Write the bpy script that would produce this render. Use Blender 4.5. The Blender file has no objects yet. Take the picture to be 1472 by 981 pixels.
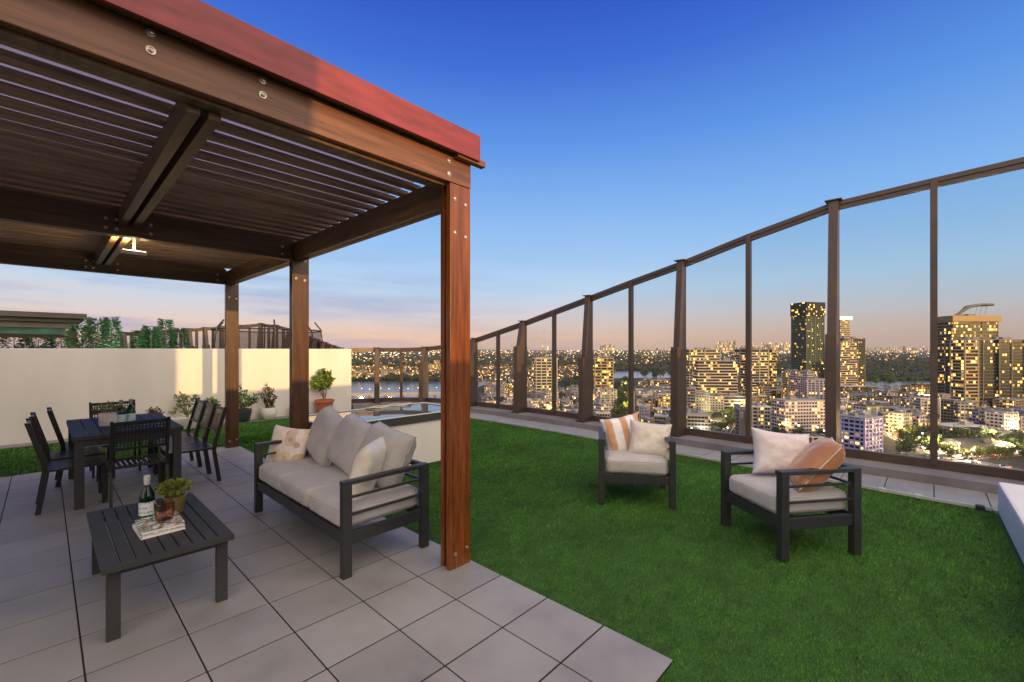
import bpy, bmesh, math, random
import numpy as np
from mathutils import Vector, Matrix, noise
random.seed(7); rng = np.random.default_rng(11)
sc = bpy.context.scene
COL = sc.collection
PI = math.pi; R = math.radians
F = 627.0; CX = 736.0; HY = 503.0; H = 1.5
RU, FU, RV, FV = .682, .7313, -.7313, .682          # camera right / forward expressed on the two paving axes
def cw(X, Y, z=0.): return Vector((RU*X+FU*Y, RV*X+FV*Y, z))
def G(px, py, z=0.):                                  # point of the terrace at height z
    Y = F*(H-z)/(py-HY); return cw((px-CX)/F*Y, Y, z)
def PC(px, py, Y): return cw((px-CX)/F*Y, Y, H-(py-HY)*Y/F)

# ------------------------------------------------------------------ materials
def S(c):                                             # sRGB 0-255 to linear
    return tuple((v/255/12.92 if v/255 <= .04045 else ((v/255+.055)/1.055)**2.4) for v in c)+(1.,)
def newmat(name):
    m = bpy.data.materials.new(name); m.use_nodes = True
    nt = m.node_tree; nt.nodes.clear()
    out = nt.nodes.new('ShaderNodeOutputMaterial'); b = nt.nodes.new('ShaderNodeBsdfPrincipled')
    nt.links.new(b.outputs[0], out.inputs[0]); return m, nt, b
def N(nt, t, **kw):
    n = nt.nodes.new(t)
    for k, v in kw.items():
        if k.startswith('i_'):
            key = k[2:]; key = int(key) if key.isdigit() else key.replace('_', ' ')
            n.inputs[key].default_value = v
        else: setattr(n, k, v)
    return n
def math_(nt, op, a, b=None, c=None):
    n = nt.nodes.new('ShaderNodeMath'); n.operation = op
    for i, v in enumerate((a, b, c)):
        if v is None: continue
        if hasattr(v, 'links') : nt.links.new(v, n.inputs[i])
        else: n.inputs[i].default_value = v
    return n.outputs[0]
def mixc(nt, f, a, b, mode='MIX'):
    n = nt.nodes.new('ShaderNodeMix'); n.data_type = 'RGBA'; n.blend_type = mode
    for i, v in ((0, f), (6, a), (7, b)):
        if hasattr(v, 'links'): nt.links.new(v, n.inputs[i])
        else: n.inputs[i].default_value = v
    return n.outputs[2]
def ramp(nt, f, stops):
    n = nt.nodes.new('ShaderNodeValToRGB'); e = n.color_ramp.elements
    e[0].position, e[0].color = stops[0]; e[1].position, e[1].color = stops[-1]
    for p, c in stops[1:-1]:
        x = e.new(p); x.color = c
    nt.links.new(f, n.inputs[0]); return n.outputs[0]
def coords(nt, scale=(1, 1, 1), kind='Object'):
    t = nt.nodes.new('ShaderNodeTexCoord'); m = nt.nodes.new('ShaderNodeMapping'); m.inputs['Scale'].default_value = scale
    nt.links.new(t.outputs[kind], m.inputs[0]); return m.outputs[0]
def noise_(nt, vec, scale, detail=4, rough=.55):
    n = N(nt, 'ShaderNodeTexNoise'); n.inputs['Scale'].default_value = scale; n.inputs['Detail'].default_value = detail
    n.inputs['Roughness'].default_value = rough; nt.links.new(vec, n.inputs['Vector']); return n.outputs[0]
def bump(nt, b, h, strength=.3, dist=.01):
    n = N(nt, 'ShaderNodeBump'); n.inputs['Strength'].default_value = strength; n.inputs['Distance'].default_value = dist
    nt.links.new(h, n.inputs['Height']); nt.links.new(n.outputs[0], b.inputs['Normal'])
def plain(name, col, rough=.5, metal=0., var=.12, vs=6., bs=0., bscale=80., spec=.5, scale=(1, 1, 1), bd=.004):
    m, nt, b = newmat(name); v = coords(nt, scale)
    n = noise_(nt, v, vs)
    lo = tuple(c*(1-var) for c in col[:3])+(1,); hi = tuple(min(1, c*(1+var)) for c in col[:3])+(1,)
    nt.links.new(ramp(nt, n, [(.3, lo), (.7, hi)]), b.inputs['Base Color'])
    b.inputs['Roughness'].default_value = rough; b.inputs['Metallic'].default_value = metal
    b.inputs['Specular IOR Level'].default_value = spec
    r2 = math_(nt, 'MULTIPLY_ADD', noise_(nt, v, vs*2.3), .25, rough-.125); nt.links.new(r2, b.inputs['Roughness'])
    if bs: bump(nt, b, noise_(nt, v, bscale, 3), bs, bd)
    return m
def emit(name, col, st):
    m, nt, b = newmat(name); b.inputs['Base Color'].default_value = (*col[:3], 1)
    b.inputs['Emission Color'].default_value = (*col[:3], 1); b.inputs['Emission Strength'].default_value = st; return m
def wood(name, axis, col, rough=.33, dark=.35):
    m, nt, b = newmat(name)
    s = [14, 14, 14]; s[axis] = .9
    v = coords(nt, tuple(s)); n = noise_(nt, v, 1.6, 6, .65)
    s2 = [60, 60, 60]; s2[axis] = 2.5
    n2 = noise_(nt, coords(nt, tuple(s2)), 1.5, 3)
    n3 = noise_(nt, coords(nt), 1.7, 2)
    c = ramp(nt, n, [(.28, tuple(x*dark for x in col)+(1,)), (.5, (*col, 1)), (.75, tuple(min(1, x*1.55) for x in col)+(1,))])
    c = mixc(nt, .35, c, ramp(nt, n2, [(.3, (.3, .3, .3, 1)), (.65, (1, 1, 1, 1))]), 'MULTIPLY')
    c = mixc(nt, .5, c, ramp(nt, n3, [(.3, (.6, .6, .6, 1)), (.7, (1, 1, 1, 1))]), 'MULTIPLY')
    nt.links.new(c, b.inputs['Base Color'])
    nt.links.new(math_(nt, 'MULTIPLY_ADD', n2, .3, rough-.12), b.inputs['Roughness'])
    bump(nt, b, n2, .25, .003); return m
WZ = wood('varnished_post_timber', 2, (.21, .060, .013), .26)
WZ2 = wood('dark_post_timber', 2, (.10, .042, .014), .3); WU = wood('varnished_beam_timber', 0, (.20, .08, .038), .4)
WV = wood('brown_beam_timber', 1, (.14, .072, .03), .42); WS = wood('slat_timber', 0, (.28, .16, .08), .5)
RED = plain('red_roof_paint', (.21, .026, .034), .4, .1, .28, 3.5, .15, 8, scale=(1, 1, 5))
STEEL = plain('bolt_steel', (.42, .38, .33), .35, .9, .2, 60)
DARKM = plain('charcoal_powder_coat', (.033, .036, .038), .42, .2, .12, 9, .12, 500, bd=.0006)
TABM = plain('table_grey_coat', (.048, .047, .047), .65, .1, .12, 5, .12, 400, bd=.0006, spec=.2)
CHAIRM = plain('dark_olive_metal', (.022, .022, .018), .38, .3, .15, 9)
FRAME = plain('bronze_fence_metal', (.078, .052, .040), .42, .15, .15, 3, .1, 30, bd=.002)
RENDER = plain('cream_render', (.74, .70, .65), .85, 0, .07, 1.6, .5, 60, bd=.004, scale=(1, 1, .35))
WHITE = plain('white_render', (.74, .72, .71), .7, 0, .04, 2, .2, 120, bd=.002)
KERB = plain('grey_concrete', (.175, .165, .165), .85, 0, .22, 2.5, .4, 60, bd=.003)
def fabric(name, col, weave=900, wr=.35, rough=.9):
    m, nt, b = newmat(name); v = coords(nt)
    n = noise_(nt, v, 5, 3); w = noise_(nt, v, weave/3, 2)
    c = ramp(nt, n, [(.3, tuple(x*.9 for x in col)+(1,)), (.7, tuple(min(1, x*1.06) for x in col)+(1,))])
    c = mixc(nt, .25, c, ramp(nt, w, [(.35, (.7, .7, .7, 1)), (.65, (1, 1, 1, 1))]), 'MULTIPLY')
    nt.links.new(c, b.inputs['Base Color']); b.inputs['Roughness'].default_value = rough
    b.inputs['Sheen Weight'].default_value = .2
    h = math_(nt, 'ADD', math_(nt, 'MULTIPLY', w, .12), noise_(nt, v, 9, 3)); bump(nt, b, h, wr, .012); return m
CUSH = fabric('taupe_outdoor_fabric', (.43, .415, .405), 900, .2); CREAM = fabric('cream_satin_fabric', (.62, .56, .49), 700, .25, .5)
PINKW = fabric('blush_white_linen', (.68, .62, .62), 700, .25); COPPER = fabric('copper_satin', (.50, .225, .10), 400, .4, .3)
PIPE = fabric('white_piping', (.8, .72, .66))
IVORY = fabric('ivory_quilted_satin', (.74, .69, .60), 500, .9, .35)
def stripes():
    m, nt, b = newmat('striped_linen'); t = nt.nodes.new('ShaderNodeTexCoord'); s = nt.nodes.new('ShaderNodeSeparateXYZ')
    nt.links.new(t.outputs['Object'], s.inputs[0])
    x = math_(nt, 'FRACT', math_(nt, 'MULTIPLY_ADD', s.outputs[0], 6.2, .72+3)); f = math_(nt, 'GREATER_THAN', x, .56)
    w = noise_(nt, t.outputs['Object'], 260, 2)
    c = mixc(nt, f, (.78, .75, .75, 1), (.58, .33, .19, 1)); c = mixc(nt, .2, c, ramp(nt, w, [(.3, (.7, .7, .7, 1)), (.7, (1, 1, 1, 1))]), 'MULTIPLY')
    nt.links.new(c, b.inputs['Base Color']); b.inputs['Roughness'].default_value = .85
    bump(nt, b, noise_(nt, t.outputs['Object'], 11, 3), .45, .012); return m
STRIPE = stripes()
def shells():
    m, nt, b = newmat('shell_print_cotton'); v = coords(nt, (1, 0.001, 1))
    vo = N(nt, 'ShaderNodeTexVoronoi'); vo.inputs['Scale'].default_value = 7.5; vo.inputs['Randomness'].default_value = .75
    nt.links.new(v, vo.inputs['Vector'])
    disc = math_(nt, 'LESS_THAN', vo.outputs['Distance'], .47)
    sub = nt.nodes.new('ShaderNodeVectorMath'); sub.operation = 'SUBTRACT'
    mp = nt.nodes.new('ShaderNodeVectorMath'); mp.operation = 'MULTIPLY'; nt.links.new(v, mp.inputs[0]); mp.inputs[1].default_value = (1, 1, 1)
    nt.links.new(mp.outputs[0], sub.inputs[0]); nt.links.new(vo.outputs['Position'], sub.inputs[1])
    sp = nt.nodes.new('ShaderNodeSeparateXYZ'); nt.links.new(sub.outputs[0], sp.inputs[0])
    ang = math_(nt, 'ARCTAN2', sp.outputs[2], sp.outputs[0])
    ray = math_(nt, 'GREATER_THAN', math_(nt, 'SINE', math_(nt, 'MULTIPLY', ang, 22)), .25)
    far = math_(nt, 'GREATER_THAN', vo.outputs['Distance'], .2)
    sc_ = nt.nodes.new('ShaderNodeSeparateColor'); nt.links.new(vo.outputs['Color'], sc_.inputs[0])
    isray = math_(nt, 'MULTIPLY', math_(nt, 'MULTIPLY', ray, far), math_(nt, 'GREATER_THAN', sc_.outputs[0], .45))
    cell = mixc(nt, sc_.outputs[1], S((206, 182, 150)), S((196, 168, 150)))
    cell = mixc(nt, isray, cell, S((238, 228, 205)))
    c = mixc(nt, disc, S((236, 224, 214)), cell)
    nt.links.new(c, b.inputs['Base Color']); b.inputs['Roughness'].default_value = .85
    bump(nt, b, noise_(nt, coords(nt), 9, 3), .45, .012); return m
SHELL = shells()
def tiles():
    m, nt, b = newmat('porcelain_paver'); t = nt.nodes.new('ShaderNodeTexCoord')
    v = nt.nodes.new('ShaderNodeMapping'); v.inputs['Location'].default_value = (-2.078/.39+40, -2.035/.39+40, 0); v.inputs['Scale'].default_value = (1/.39, 1/.39, 0)
    nt.links.new(t.outputs['Object'], v.inputs[0])
    fl = nt.nodes.new('ShaderNodeVectorMath'); fl.operation = 'FLOOR'; nt.links.new(v.outputs[0], fl.inputs[0])
    w = N(nt, 'ShaderNodeTexWhiteNoise'); nt.links.new(fl.outputs[0], w.inputs['Vector'])
    n = noise_(nt, t.outputs['Object'], 2.2, 5, .6); n2 = noise_(nt, t.outputs['Object'], 160, 3)
    c = ramp(nt, w.outputs['Value'], [(0, (.262, .256, .25, 1)), (1, (.305, .298, .29, 1))])
    c = mixc(nt, .8, c, ramp(nt, n, [(.28, (.68, .67, .65, 1)), (.5, (.95, .95, .95, 1)), (.72, (1.08, 1.08, 1.08, 1))]), 'MULTIPLY')
    c = mixc(nt, .3, c, ramp(nt, n2, [(.35, (.8, .8, .8, 1)), (.65, (1, 1, 1, 1))]), 'MULTIPLY')
    nt.links.new(c, b.inputs['Base Color']); nt.links.new(math_(nt, 'MULTIPLY_ADD', n, .3, .38), b.inputs['Roughness'])
    bump(nt, b, n2, .15, .002); return m
TILE = tiles()
JOINT = plain('dark_joint', (.012, .011, .01), .95)
TURF = plain('turf_backing', (.028, .085, .012), .95, 0, .3, 8)
def blade_mat():
    m, nt, b = newmat('turf_blades'); v = coords(nt)
    a = nt.nodes.new('ShaderNodeAttribute'); a.attribute_name = 'shade'
    n = noise_(nt, v, 1.3, 4, .6)
    c = ramp(nt, a.outputs['Fac'], [(0, (.016, .075, .004, 1)), (.5, (.055, .19, .010, 1)), (.95, (.11, .30, .025, 1)), (1, (.28, .36, .09, 1))])
    c = mixc(nt, 1., c, ramp(nt, n, [(.3, (.5, .52, .5, 1)), (.7, (1.3, 1.3, 1.1, 1))]), 'MULTIPLY')
    n4 = noise_(nt, coords(nt, (.5, 1.6, 1)), 7, 3, .6); c = mixc(nt, .7, c, ramp(nt, n4, [(.35, (.6, .62, .6, 1)), (.65, (1.2, 1.2, 1.1, 1))]), 'MULTIPLY')
    nt.links.new(c, b.inputs['Base Color']); b.inputs['Roughness'].default_value = .5; b.inputs['Specular IOR Level'].default_value = .3
    return m
BLADE = blade_mat()
def glass_pane():
    m, nt, b = newmat('clear_fence_glass'); nt.nodes.remove(b)
    out = [n for n in nt.nodes if n.type == 'OUTPUT_MATERIAL'][0]
    t = N(nt, 'ShaderNodeBsdfTransparent'); t.inputs[0].default_value = (.87, .9, .9, 1)
    g = N(nt, 'ShaderNodeBsdfGlossy'); g.inputs['Roughness'].default_value = .01
    fr = N(nt, 'ShaderNodeFresnel'); fr.inputs[0].default_value = 1.3
    mx = nt.nodes.new('ShaderNodeMixShader'); nt.links.new(math_(nt, 'MULTIPLY', fr.outputs[0], .2), mx.inputs[0])
    nt.links.new(t.outputs[0], mx.inputs[1]); nt.links.new(g.outputs[0], mx.inputs[2]); nt.links.new(mx.outputs[0], out.inputs[0]); return m
GLASS = glass_pane()
def solid_glass(name, col, ior=1.45, rough=.02):
    m, nt, b = newmat(name); b.inputs['Base Color'].default_value = (*col, 1); b.inputs['Transmission Weight'].default_value = 1
    b.inputs['IOR'].default_value = ior; b.inputs['Roughness'].default_value = rough; return m
GREENG = solid_glass('green_bottle_glass', (.03, .42, .10)); PINKG = solid_glass('rose_glass', (.95, .62, .48), 1.3, .12)
def leafm(name, c1, c2):
    m, nt, b = newmat(name); i = nt.nodes.new('ShaderNodeNewGeometry')
    nt.links.new(ramp(nt, i.outputs['Random Per Island'], [(0, (*c1, 1)), (1, (*c2, 1))]), b.inputs['Base Color'])
    b.inputs['Roughness'].default_value = .45; return m
LEAF = leafm('green_leaves', (.045, .12, .012), (.16, .27, .04)); LEAFD = leafm('dark_leaves', (.03, .05, .015), (.10, .13, .03))
LEAFY = leafm('olive_leaves', (.08, .11, .012), (.26, .28, .04)); BURG = leafm('burgundy_leaves', (.035, .012, .015), (.10, .05, .035))
STEM = plain('plant_stem', (.22, .16, .08), .8); SOIL = plain('potting_soil', (.03, .02, .013), .95)

# ------------------------------------------------------------------ mesh helpers
class MB:
    def __init__(s): s.v = []; s.f = []; s.mi = []; s.m = 0
    def add(s, vs, fs):
        o = len(s.v); s.v += [tuple(x) for x in vs]; s.f += [tuple(i+o for i in f) for f in fs]; s.mi += [s.m]*len(fs); return s
    def box(s, x0, x1, y0, y1, z0, z1, M=None, bev=0.):
        if bev > 0:
            b = bev; pts = []; 
            bm = bmesh.new(); bmesh.ops.create_cube(bm, size=1)
            for v in bm.verts: v.co = Vector(((x0+x1)/2+v.co.x*(x1-x0), (y0+y1)/2+v.co.y*(y1-y0), (z0+z1)/2+v.co.z*(z1-z0)))
            bmesh.ops.bevel(bm, geom=list(bm.edges), offset=b, segments=2, profile=.6, affect='EDGES')
            vs = [(M @ v.co if M else v.co) for v in bm.verts]; bm.verts.index_update()
            fs = [[v.index for v in f.verts] for f in bm.faces]; bm.free(); return s.add(vs, fs)
        vs = [Vector((x, y, z)) for z in (z0, z1) for y in (y0, y1) for x in (x0, x1)]
        if M: vs = [M @ v for v in vs]
        return s.add(vs, [(0, 2, 3, 1), (4, 5, 7, 6), (0, 1, 5, 4), (2, 6, 7, 3), (0, 4, 6, 2), (1, 3, 7, 5)])
    def tube(s, pts, r, n=8, closed=False, r2=None):
        pts = [Vector(p) for p in pts]; k = len(pts); rings = []
        up = Vector((0, 0, 1))
        for i, p in enumerate(pts):
            a = pts[(i-1) % k] if (i or closed) else p; c = pts[(i+1) % k] if (i < k-1 or closed) else p
            t = (c-a).normalized(); q = t.cross(up)
            if q.length < .05: q = t.cross(Vector((1, 0, 0)))
            q.normalize(); w = q.cross(t); rr = r if r2 is None else r+(r2-r)*i/max(1, k-1)
            rings.append([p+(q*math.cos(2*PI*j/n)+w*math.sin(2*PI*j/n))*rr for j in range(n)])
        vs = [v for g in rings for v in g]; fs = []
        for i in range(k if closed else k-1):
            i2 = (i+1) % k
            for j in range(n): fs.append((i*n+j, i*n+(j+1) % n, i2*n+(j+1) % n, i2*n+j))
        if not closed: fs.append(tuple(range(n-1, -1, -1))); fs.append(tuple((k-1)*n+j for j in range(n)))
        return s.add(vs, fs)
    def lathe(s, prof, n=28, M=None, sq=0.):
        vs = []; k = len(prof)
        for r, z in prof:
            for j in range(n):
                a = 2*PI*j/n; cx, cy = math.cos(a), math.sin(a)
                if sq: q = (abs(cx)**(2/(2-sq*1.6))+0, 0); e = 2/(2+8*sq); cx = math.copysign(abs(cx)**e, cx); cy = math.copysign(abs(cy)**e, cy)
                vs.append(Vector((r*cx, r*cy, z)))
        if M: vs = [M @ v for v in vs]
        fs = [(i*n+j, i*n+(j+1) % n, (i+1)*n+(j+1) % n, (i+1)*n+j) for i in range(k-1) for j in range(n)]
        return s.add(vs, fs)
    def build(s, name, mat, parent=None, smooth=False):
        me = bpy.data.meshes.new(name); me.from_pydata(s.v, [], s.f); me.validate()
        for m in (mat if isinstance(mat, (list, tuple)) else [mat]): me.materials.append(m)
        if max(s.mi or [0]) > 0 and len(me.polygons) == len(s.mi): me.polygons.foreach_set('material_index', s.mi)
        if smooth:
            me.polygons.foreach_set('use_smooth', [True]*len(me.polygons))
            try: me.set_sharp_from_angle(angle=R(40))
            except Exception: pass
        bm = bmesh.new(); bm.from_mesh(me); bmesh.ops.recalc_face_normals(bm, faces=bm.faces); bm.to_mesh(me); bm.free()
        o = bpy.data.objects.new(name, me); COL.objects.link(o)
        if parent: o.parent = parent
        return o
def tag(o, label=None, cat=None, group=None, kind=None):
    if label: o['label'] = label
    if cat: o['category'] = cat
    if group: o['group'] = group
    if kind: o['kind'] = kind
    return o
def thing(name, label, cat, loc=(0, 0, 0), rz=0., group=None):
    o = bpy.data.objects.new(name, None); COL.objects.link(o); o.location = loc; o.rotation_euler = (0, 0, rz); o.empty_display_size = .1
    return tag(o, label, cat, group)
def dup(root, loc=None, rz=None, label=None):
    r = root.copy(); COL.objects.link(r)
    if loc is not None: r.location = loc
    if rz is not None: r.rotation_euler = (0, 0, rz)
    if label: r['label'] = label
    for ch in list(root.children):
        c = ch.copy(); COL.objects.link(c); c.parent = r
        for g in ch.children:
            d = g.copy(); COL.objects.link(d); d.parent = c
    return r
def poly_sheet(name, pts, z, mat, th=0.):
    m = MB(); n = len(pts)
    if th:
        m.add([(p[0], p[1], z) for p in pts]+[(p[0], p[1], z-th) for p in pts],
              [tuple(range(n)), tuple(range(2*n-1, n-1, -1))]+[(i, n+i, n+(i+1) % n, (i+1) % n) for i in range(n)])
    else: m.add([(p[0], p[1], z) for p in pts], [tuple(range(n))])
    return m.build(name, mat)

# ------------------------------------------------------------------ terrace ground
P = .39; U0 = 2.078; V0 = .865; V1 = 7.885; UL = U0-20*P
m = MB()
for i in range(20):
    for j in range(18):
        a = U0-(i+1)*P; b = V0+j*P
        m.box(a+.0038, a+P-.0038, b+.0052, b+P-.0052, -.03, .0, bev=.0015)
m.m = 1; m.box(UL-.01, U0-.002, V0+.002, V1-.002, -.09, -.0035)
tag(m.build('paving', [TILE, JOINT]), kind='structure')
fence = [(7.08, -5.2), (7.1, -4.2), (7.12, -3.15), (7.13, -2.15), (7.14, -1.15), (7.16, -.13), (7.17, .82), (7.2, 1.86), (7.25, 2.88), (7.32, 3.84), (7.38, 4.77), (7.4, 5.66), (7.41, 6.53), (7.4, 7.34), (7.36, 8.12), (7.28, 8.95), (7.02, 9.72), (6.6, 10.25), (6.07, 10.62), (5.42, 10.86)]
ftop = [3.62, 3.62, 3.62, 3.6, 3.58, 3.53, 3.47, 3.24, 2.98, 2.78, 2.57, 2.36, 2.15, 1.97, 1.79, 1.66, 1.58, 1.56, 1.56, 1.56]
def offset(pts, d):
    out = []
    for i, p in enumerate(pts):
        a = Vector(pts[max(0, i-1)]); b = Vector(pts[min(len(pts)-1, i+1)]); t = (b-a).normalized(); out.append((p[0]-t.y*d, p[1]+t.x*d))
    return out
kin = offset(fence, .42); kout = offset(fence, -.25); sin_ = offset(fence, 1.02)
kin[-1] = (5.3, 10.41); sin_[-1] = (5.15, 10.06); sin_ = [(min(p[0], 6.0+.07*max(0, p[1]+.6)), p[1]) for p in sin_]
def strip_solid(name, A, B, z0, z1, mat):
    m = MB(); n = len(A)
    vs = [(*p, z1) for p in A]+[(*p, z1) for p in B]+[(*p, z0) for p in A]+[(*p, z0) for p in B]; fs = []
    for i in range(n-1):
        fs += [(i, i+1, n+i+1, n+i), (i, 2*n+i, 2*n+i+1, i+1), (n+i, n+i+1, 3*n+i+1, 3*n+i)]
    fs += [(0, n, 3*n, 2*n), (n-1, 3*n-1, 4*n-1, 2*n-1)]
    return m.add(vs, fs).build(name, mat)
tag(strip_solid('kerb', kin, kout, -.2, .1, KERB), kind='structure')
m = MB(); acc = 0
# tile border beside the kerb: one paver per step along the curve
def resample(A, B, step):
    La = [0]
    for i in range(1, len(A)): La.append(La[-1]+(Vector(A[i])-Vector(A[i-1])).length)
    out = []; s = 0
    while s < La[-1]:
        i = max(k for k in range(len(La)) if La[k] <= s); i = min(i, len(A)-2); t = (s-La[i])/(La[i+1]-La[i])
        out.append((Vector(A[i]).lerp(Vector(A[i+1]), t), Vector(B[i]).lerp(Vector(B[i+1]), t))); s += step
    return out
rs = resample(kin, sin_, .39)
for (a, b), (c, d) in zip(rs[:-1], rs[1:]):
    e = .004; a2 = a.lerp(c, .012); c2 = a.lerp(c, .988); b2 = b.lerp(d, .012); d2 = b.lerp(d, .988)
    m.add([(*a2, .004), (*b2, .004), (*d2, .004), (*c2, .004), (*a2, -.03), (*b2, -.03), (*d2, -.03), (*c2, -.03)], [(0, 1, 2, 3), (0, 4, 5, 1), (1, 5, 6, 2), (2, 6, 7, 3), (3, 7, 4, 0)])
tag(m.build('path', TILE), kind='structure')
# aluminium edging track lying at the turf edge
TRACK = plain('white_aluminium', (.62, .6, .56), .35, .4)
edge = [p for p in sin_ if -1.2 < p[1] < 9.2]
edge[0] = (edge[0][0]*.35+edge[1][0]*.65, -.5)
m = MB()
for off, w, h in ((-.03, .022, .03), (.012, .018, .018)):
    for a, b in zip(offset(edge, -off)[:-1], offset(edge, -off)[1:]):
        d = Vector(b)-Vector(a); ang = math.atan2(d.y, d.x); M = Matrix.Translation((*a, 0)) @ Matrix.Rotation(ang, 4, 'Z')
        m.box(0, d.length, -w/2, w/2, .004, h+.004, M)
t = thing('edging_track', 'long thin white metal track lying along the edge of the turf', 'edging')
m.build('rail', TRACK, t)
for v in (.28, .0, -.42):
    u = 6.0+.07*max(0, v+.6)-.035; b_ = MB().box(u-.03, u+.025, v-.03, v+.03, .006, .045, bev=.004); b_.build('bracket', TRACK if v != -.42 else DARKM, t)
# turf
def inside_turf(u, v):
    if v > V0 and v < V1 and u < U0: return False
    if v > 10.15: return False
    return True
um = np.interp
sv = [p[1] for p in sin_]; su = [p[0] for p in sin_]
m = MB(); 
m.box(-7, 5.6, V1, 10.42, -.06, -.008); m.box(-7, 6.6, -6, V0, -.06, -.008); m.box(U0, 6.6, V0, 8.6, -.06, -.008)
base = m.build('turf_base', TURF); tag(base, kind='structure')
def make_turf():
    n0 = 1000000
    # density falls with distance from where the photographer stood
    U = rng.uniform(-5.5, 6.9, n0*4); V = rng.uniform(-1.5, 10.3, n0*4)
    Yc = FU*U+FV*V; X = RU*U+RV*V
    d = np.sqrt(U*U+V*V)
    p = np.clip((3.3/np.maximum(d, 2.2))**1.5, .06, 1)*.9
    keep = rng.random(n0*4) < p
    keep &= ~((V > V0) & (V < V1) & (U < U0-.004)) & (V < 10.1) & ~((V < -.5) & (U < 6.02))
    lim = np.interp(V, sv[:16], su[:16]); keep &= (U < lim-.012)
    keep &= ~((U > 2.1) & (U < 4.12) & (V > 4.76) & (V < 5.78))
    # corner: stay inside the curved border
    keep &= ~((V > 8.2) & ((U-4.6)**2+(V-8.2)**2 > 1.95**2) & (U > 4.6))
    keep &= (Yc > .9) & (np.abs(X) < Yc*1.35+.6)
    U, V, d = U[keep], V[keep], d[keep]; n = len(U); print('blades', n)
    sz = np.clip(d/4.2, .75, 2.2)
    a = rng.uniform(0, 2*PI, n); h = rng.uniform(.009, .019, n)*np.clip(sz, .8, 1.35); w = .0017*sz*rng.uniform(.7, 1.3, n)
    lean = rng.uniform(.2, 1.1, n)*h; la = rng.uniform(0, 2*PI, n)*.6+PI*1.1
    zo = -.006
    v0 = np.stack([U-np.cos(a)*w, V-np.sin(a)*w, np.full(n, zo)], 1); v1 = np.stack([U+np.cos(a)*w, V+np.sin(a)*w, np.full(n, zo)], 1)
    v2 = np.stack([U+np.cos(la)*lean, V+np.sin(la)*lean, zo+h], 1)
    vs = np.stack([v0, v1, v2], 1).reshape(-1, 3).astype(np.float32)
    me = bpy.data.meshes.new('grass'); me.vertices.add(3*n); me.vertices.foreach_set('co', vs.ravel())
    me.loops.add(3*n); me.loops.foreach_set('vertex_index', np.arange(3*n, dtype=np.int32))
    me.polygons.add(n); me.polygons.foreach_set('loop_start', np.arange(0, 3*n, 3, dtype=np.int32))
    at = me.attributes.new('shade', 'FLOAT', 'FACE'); at.data.foreach_set('value', rng.random(n).astype(np.float32))
    me.update(); me.materials.append(BLADE)
    o = bpy.data.objects.new('grass', me); COL.objects.link(o); tag(o, 'green artificial turf blades covering the terrace', 'grass', kind='stuff')
make_turf()

# ------------------------------------------------------------------ walls
m = MB(); m.box(-7.5, 5.26, 10.42, 10.6, -.1, 1.52, bev=.006)
w = m.build('boundary_wall', RENDER); tag(w, 'long cream rendered wall behind the row of potted plants', 'wall')
m = MB(); m.box(-7.5, 4.9, 10.12, 10.415, -.03, .012, bev=.003)
tag(m.build('wall_border_strip', KERB), kind='structure')
m = MB(); m.box(2.6, 5.98, -1.05, -.53, 0, .29, bev=.022)
tag(m.build('low_wall', WHITE), 'low white rounded wall at the right edge of the lawn', 'low wall')
# unseen building added behind the photographer: its walls cut off the low sun
m = MB(); m.box(-11, -.39, -10.5, -6.2, -.1, 5.6); pb = thing('sun_blocker', 'unseen cream wall added behind the terrace to block the low sun', 'building')
m.build('wall', RENDER, pb); MB().box(-.385, 16, -9.2, -6.2, -.1, 2.26).build('low_blocker', RENDER, pb); MB().box(-.25, .10, -6.6, -6.25, 2.262, 5.2).build('pillar_blocker', RENDER, pb)  # narrow upright added to cast one shadow strip on the wall

# ------------------------------------------------------------------ raised pool
pool = thing('raised_pool', 'raised white plunge pool with dark band and mirror-still water', 'pool', (3.12, 5.26, 0))
POOLD = plain('dark_pool_band', (.055, .06, .055), .35, 0, .1, 4)
def ring(m, x0, x1, y0, y1, z0, z1, t):
    m.box(x0, x1, y0, y0+t, z0, z1); m.box(x0, x1, y1-t, y1, z0, z1); m.box(x0, x0+t, y0+t+.0005, y1-t-.0005, z0, z1); m.box(x1-t, x1, y0+t+.0005, y1-t-.0005, z0, z1)
m = MB(); ring(m, -1.0, 1.0, -.52, .5, 0, .555, .12); m.build('side_wall', RENDER, pool)
m = MB(); ring(m, -1.015, 1.015, -.535, .515, .557, .655, .06); m.build('band', POOLD, pool)
m = MB(); ring(m, -1.018, 1.018, -.538, .518, .6555, .664, .035); m.build('rim', WHITE, pool)
wm, nt, b = newmat('still_water'); b.inputs['Base Color'].default_value = (.05, .07, .07, 1); b.inputs['Metallic'].default_value = .0
b.inputs['Roughness'].default_value = .015; b.inputs['IOR'].default_value = 2.1
bump(nt, b, noise_(nt, coords(nt), 2.5, 2), .03, .01)
MB().box(-.95, .95, -.47, .45, .3, .652).build('water', wm, pool)
m = MB()
for r_, a0, a1 in ((.26, .2, 5.6), (.23, 1, 6.6)):
    m.tube([(.35+r_*1.5*math.cos(a0+(a1-a0)*k/40), .32+r_*.35*math.sin(a0+(a1-a0)*k/40), .672+.004*math.sin(k)) for k in range(41)], .008, 6)
h = m.build('hose', plain('cream_hose', (.6, .5, .36), .4)); tag(h, 'thin cream hose coiled on the far rim of the raised pool', 'hose'); h.location = (3.15, 5.4, 0)

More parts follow.
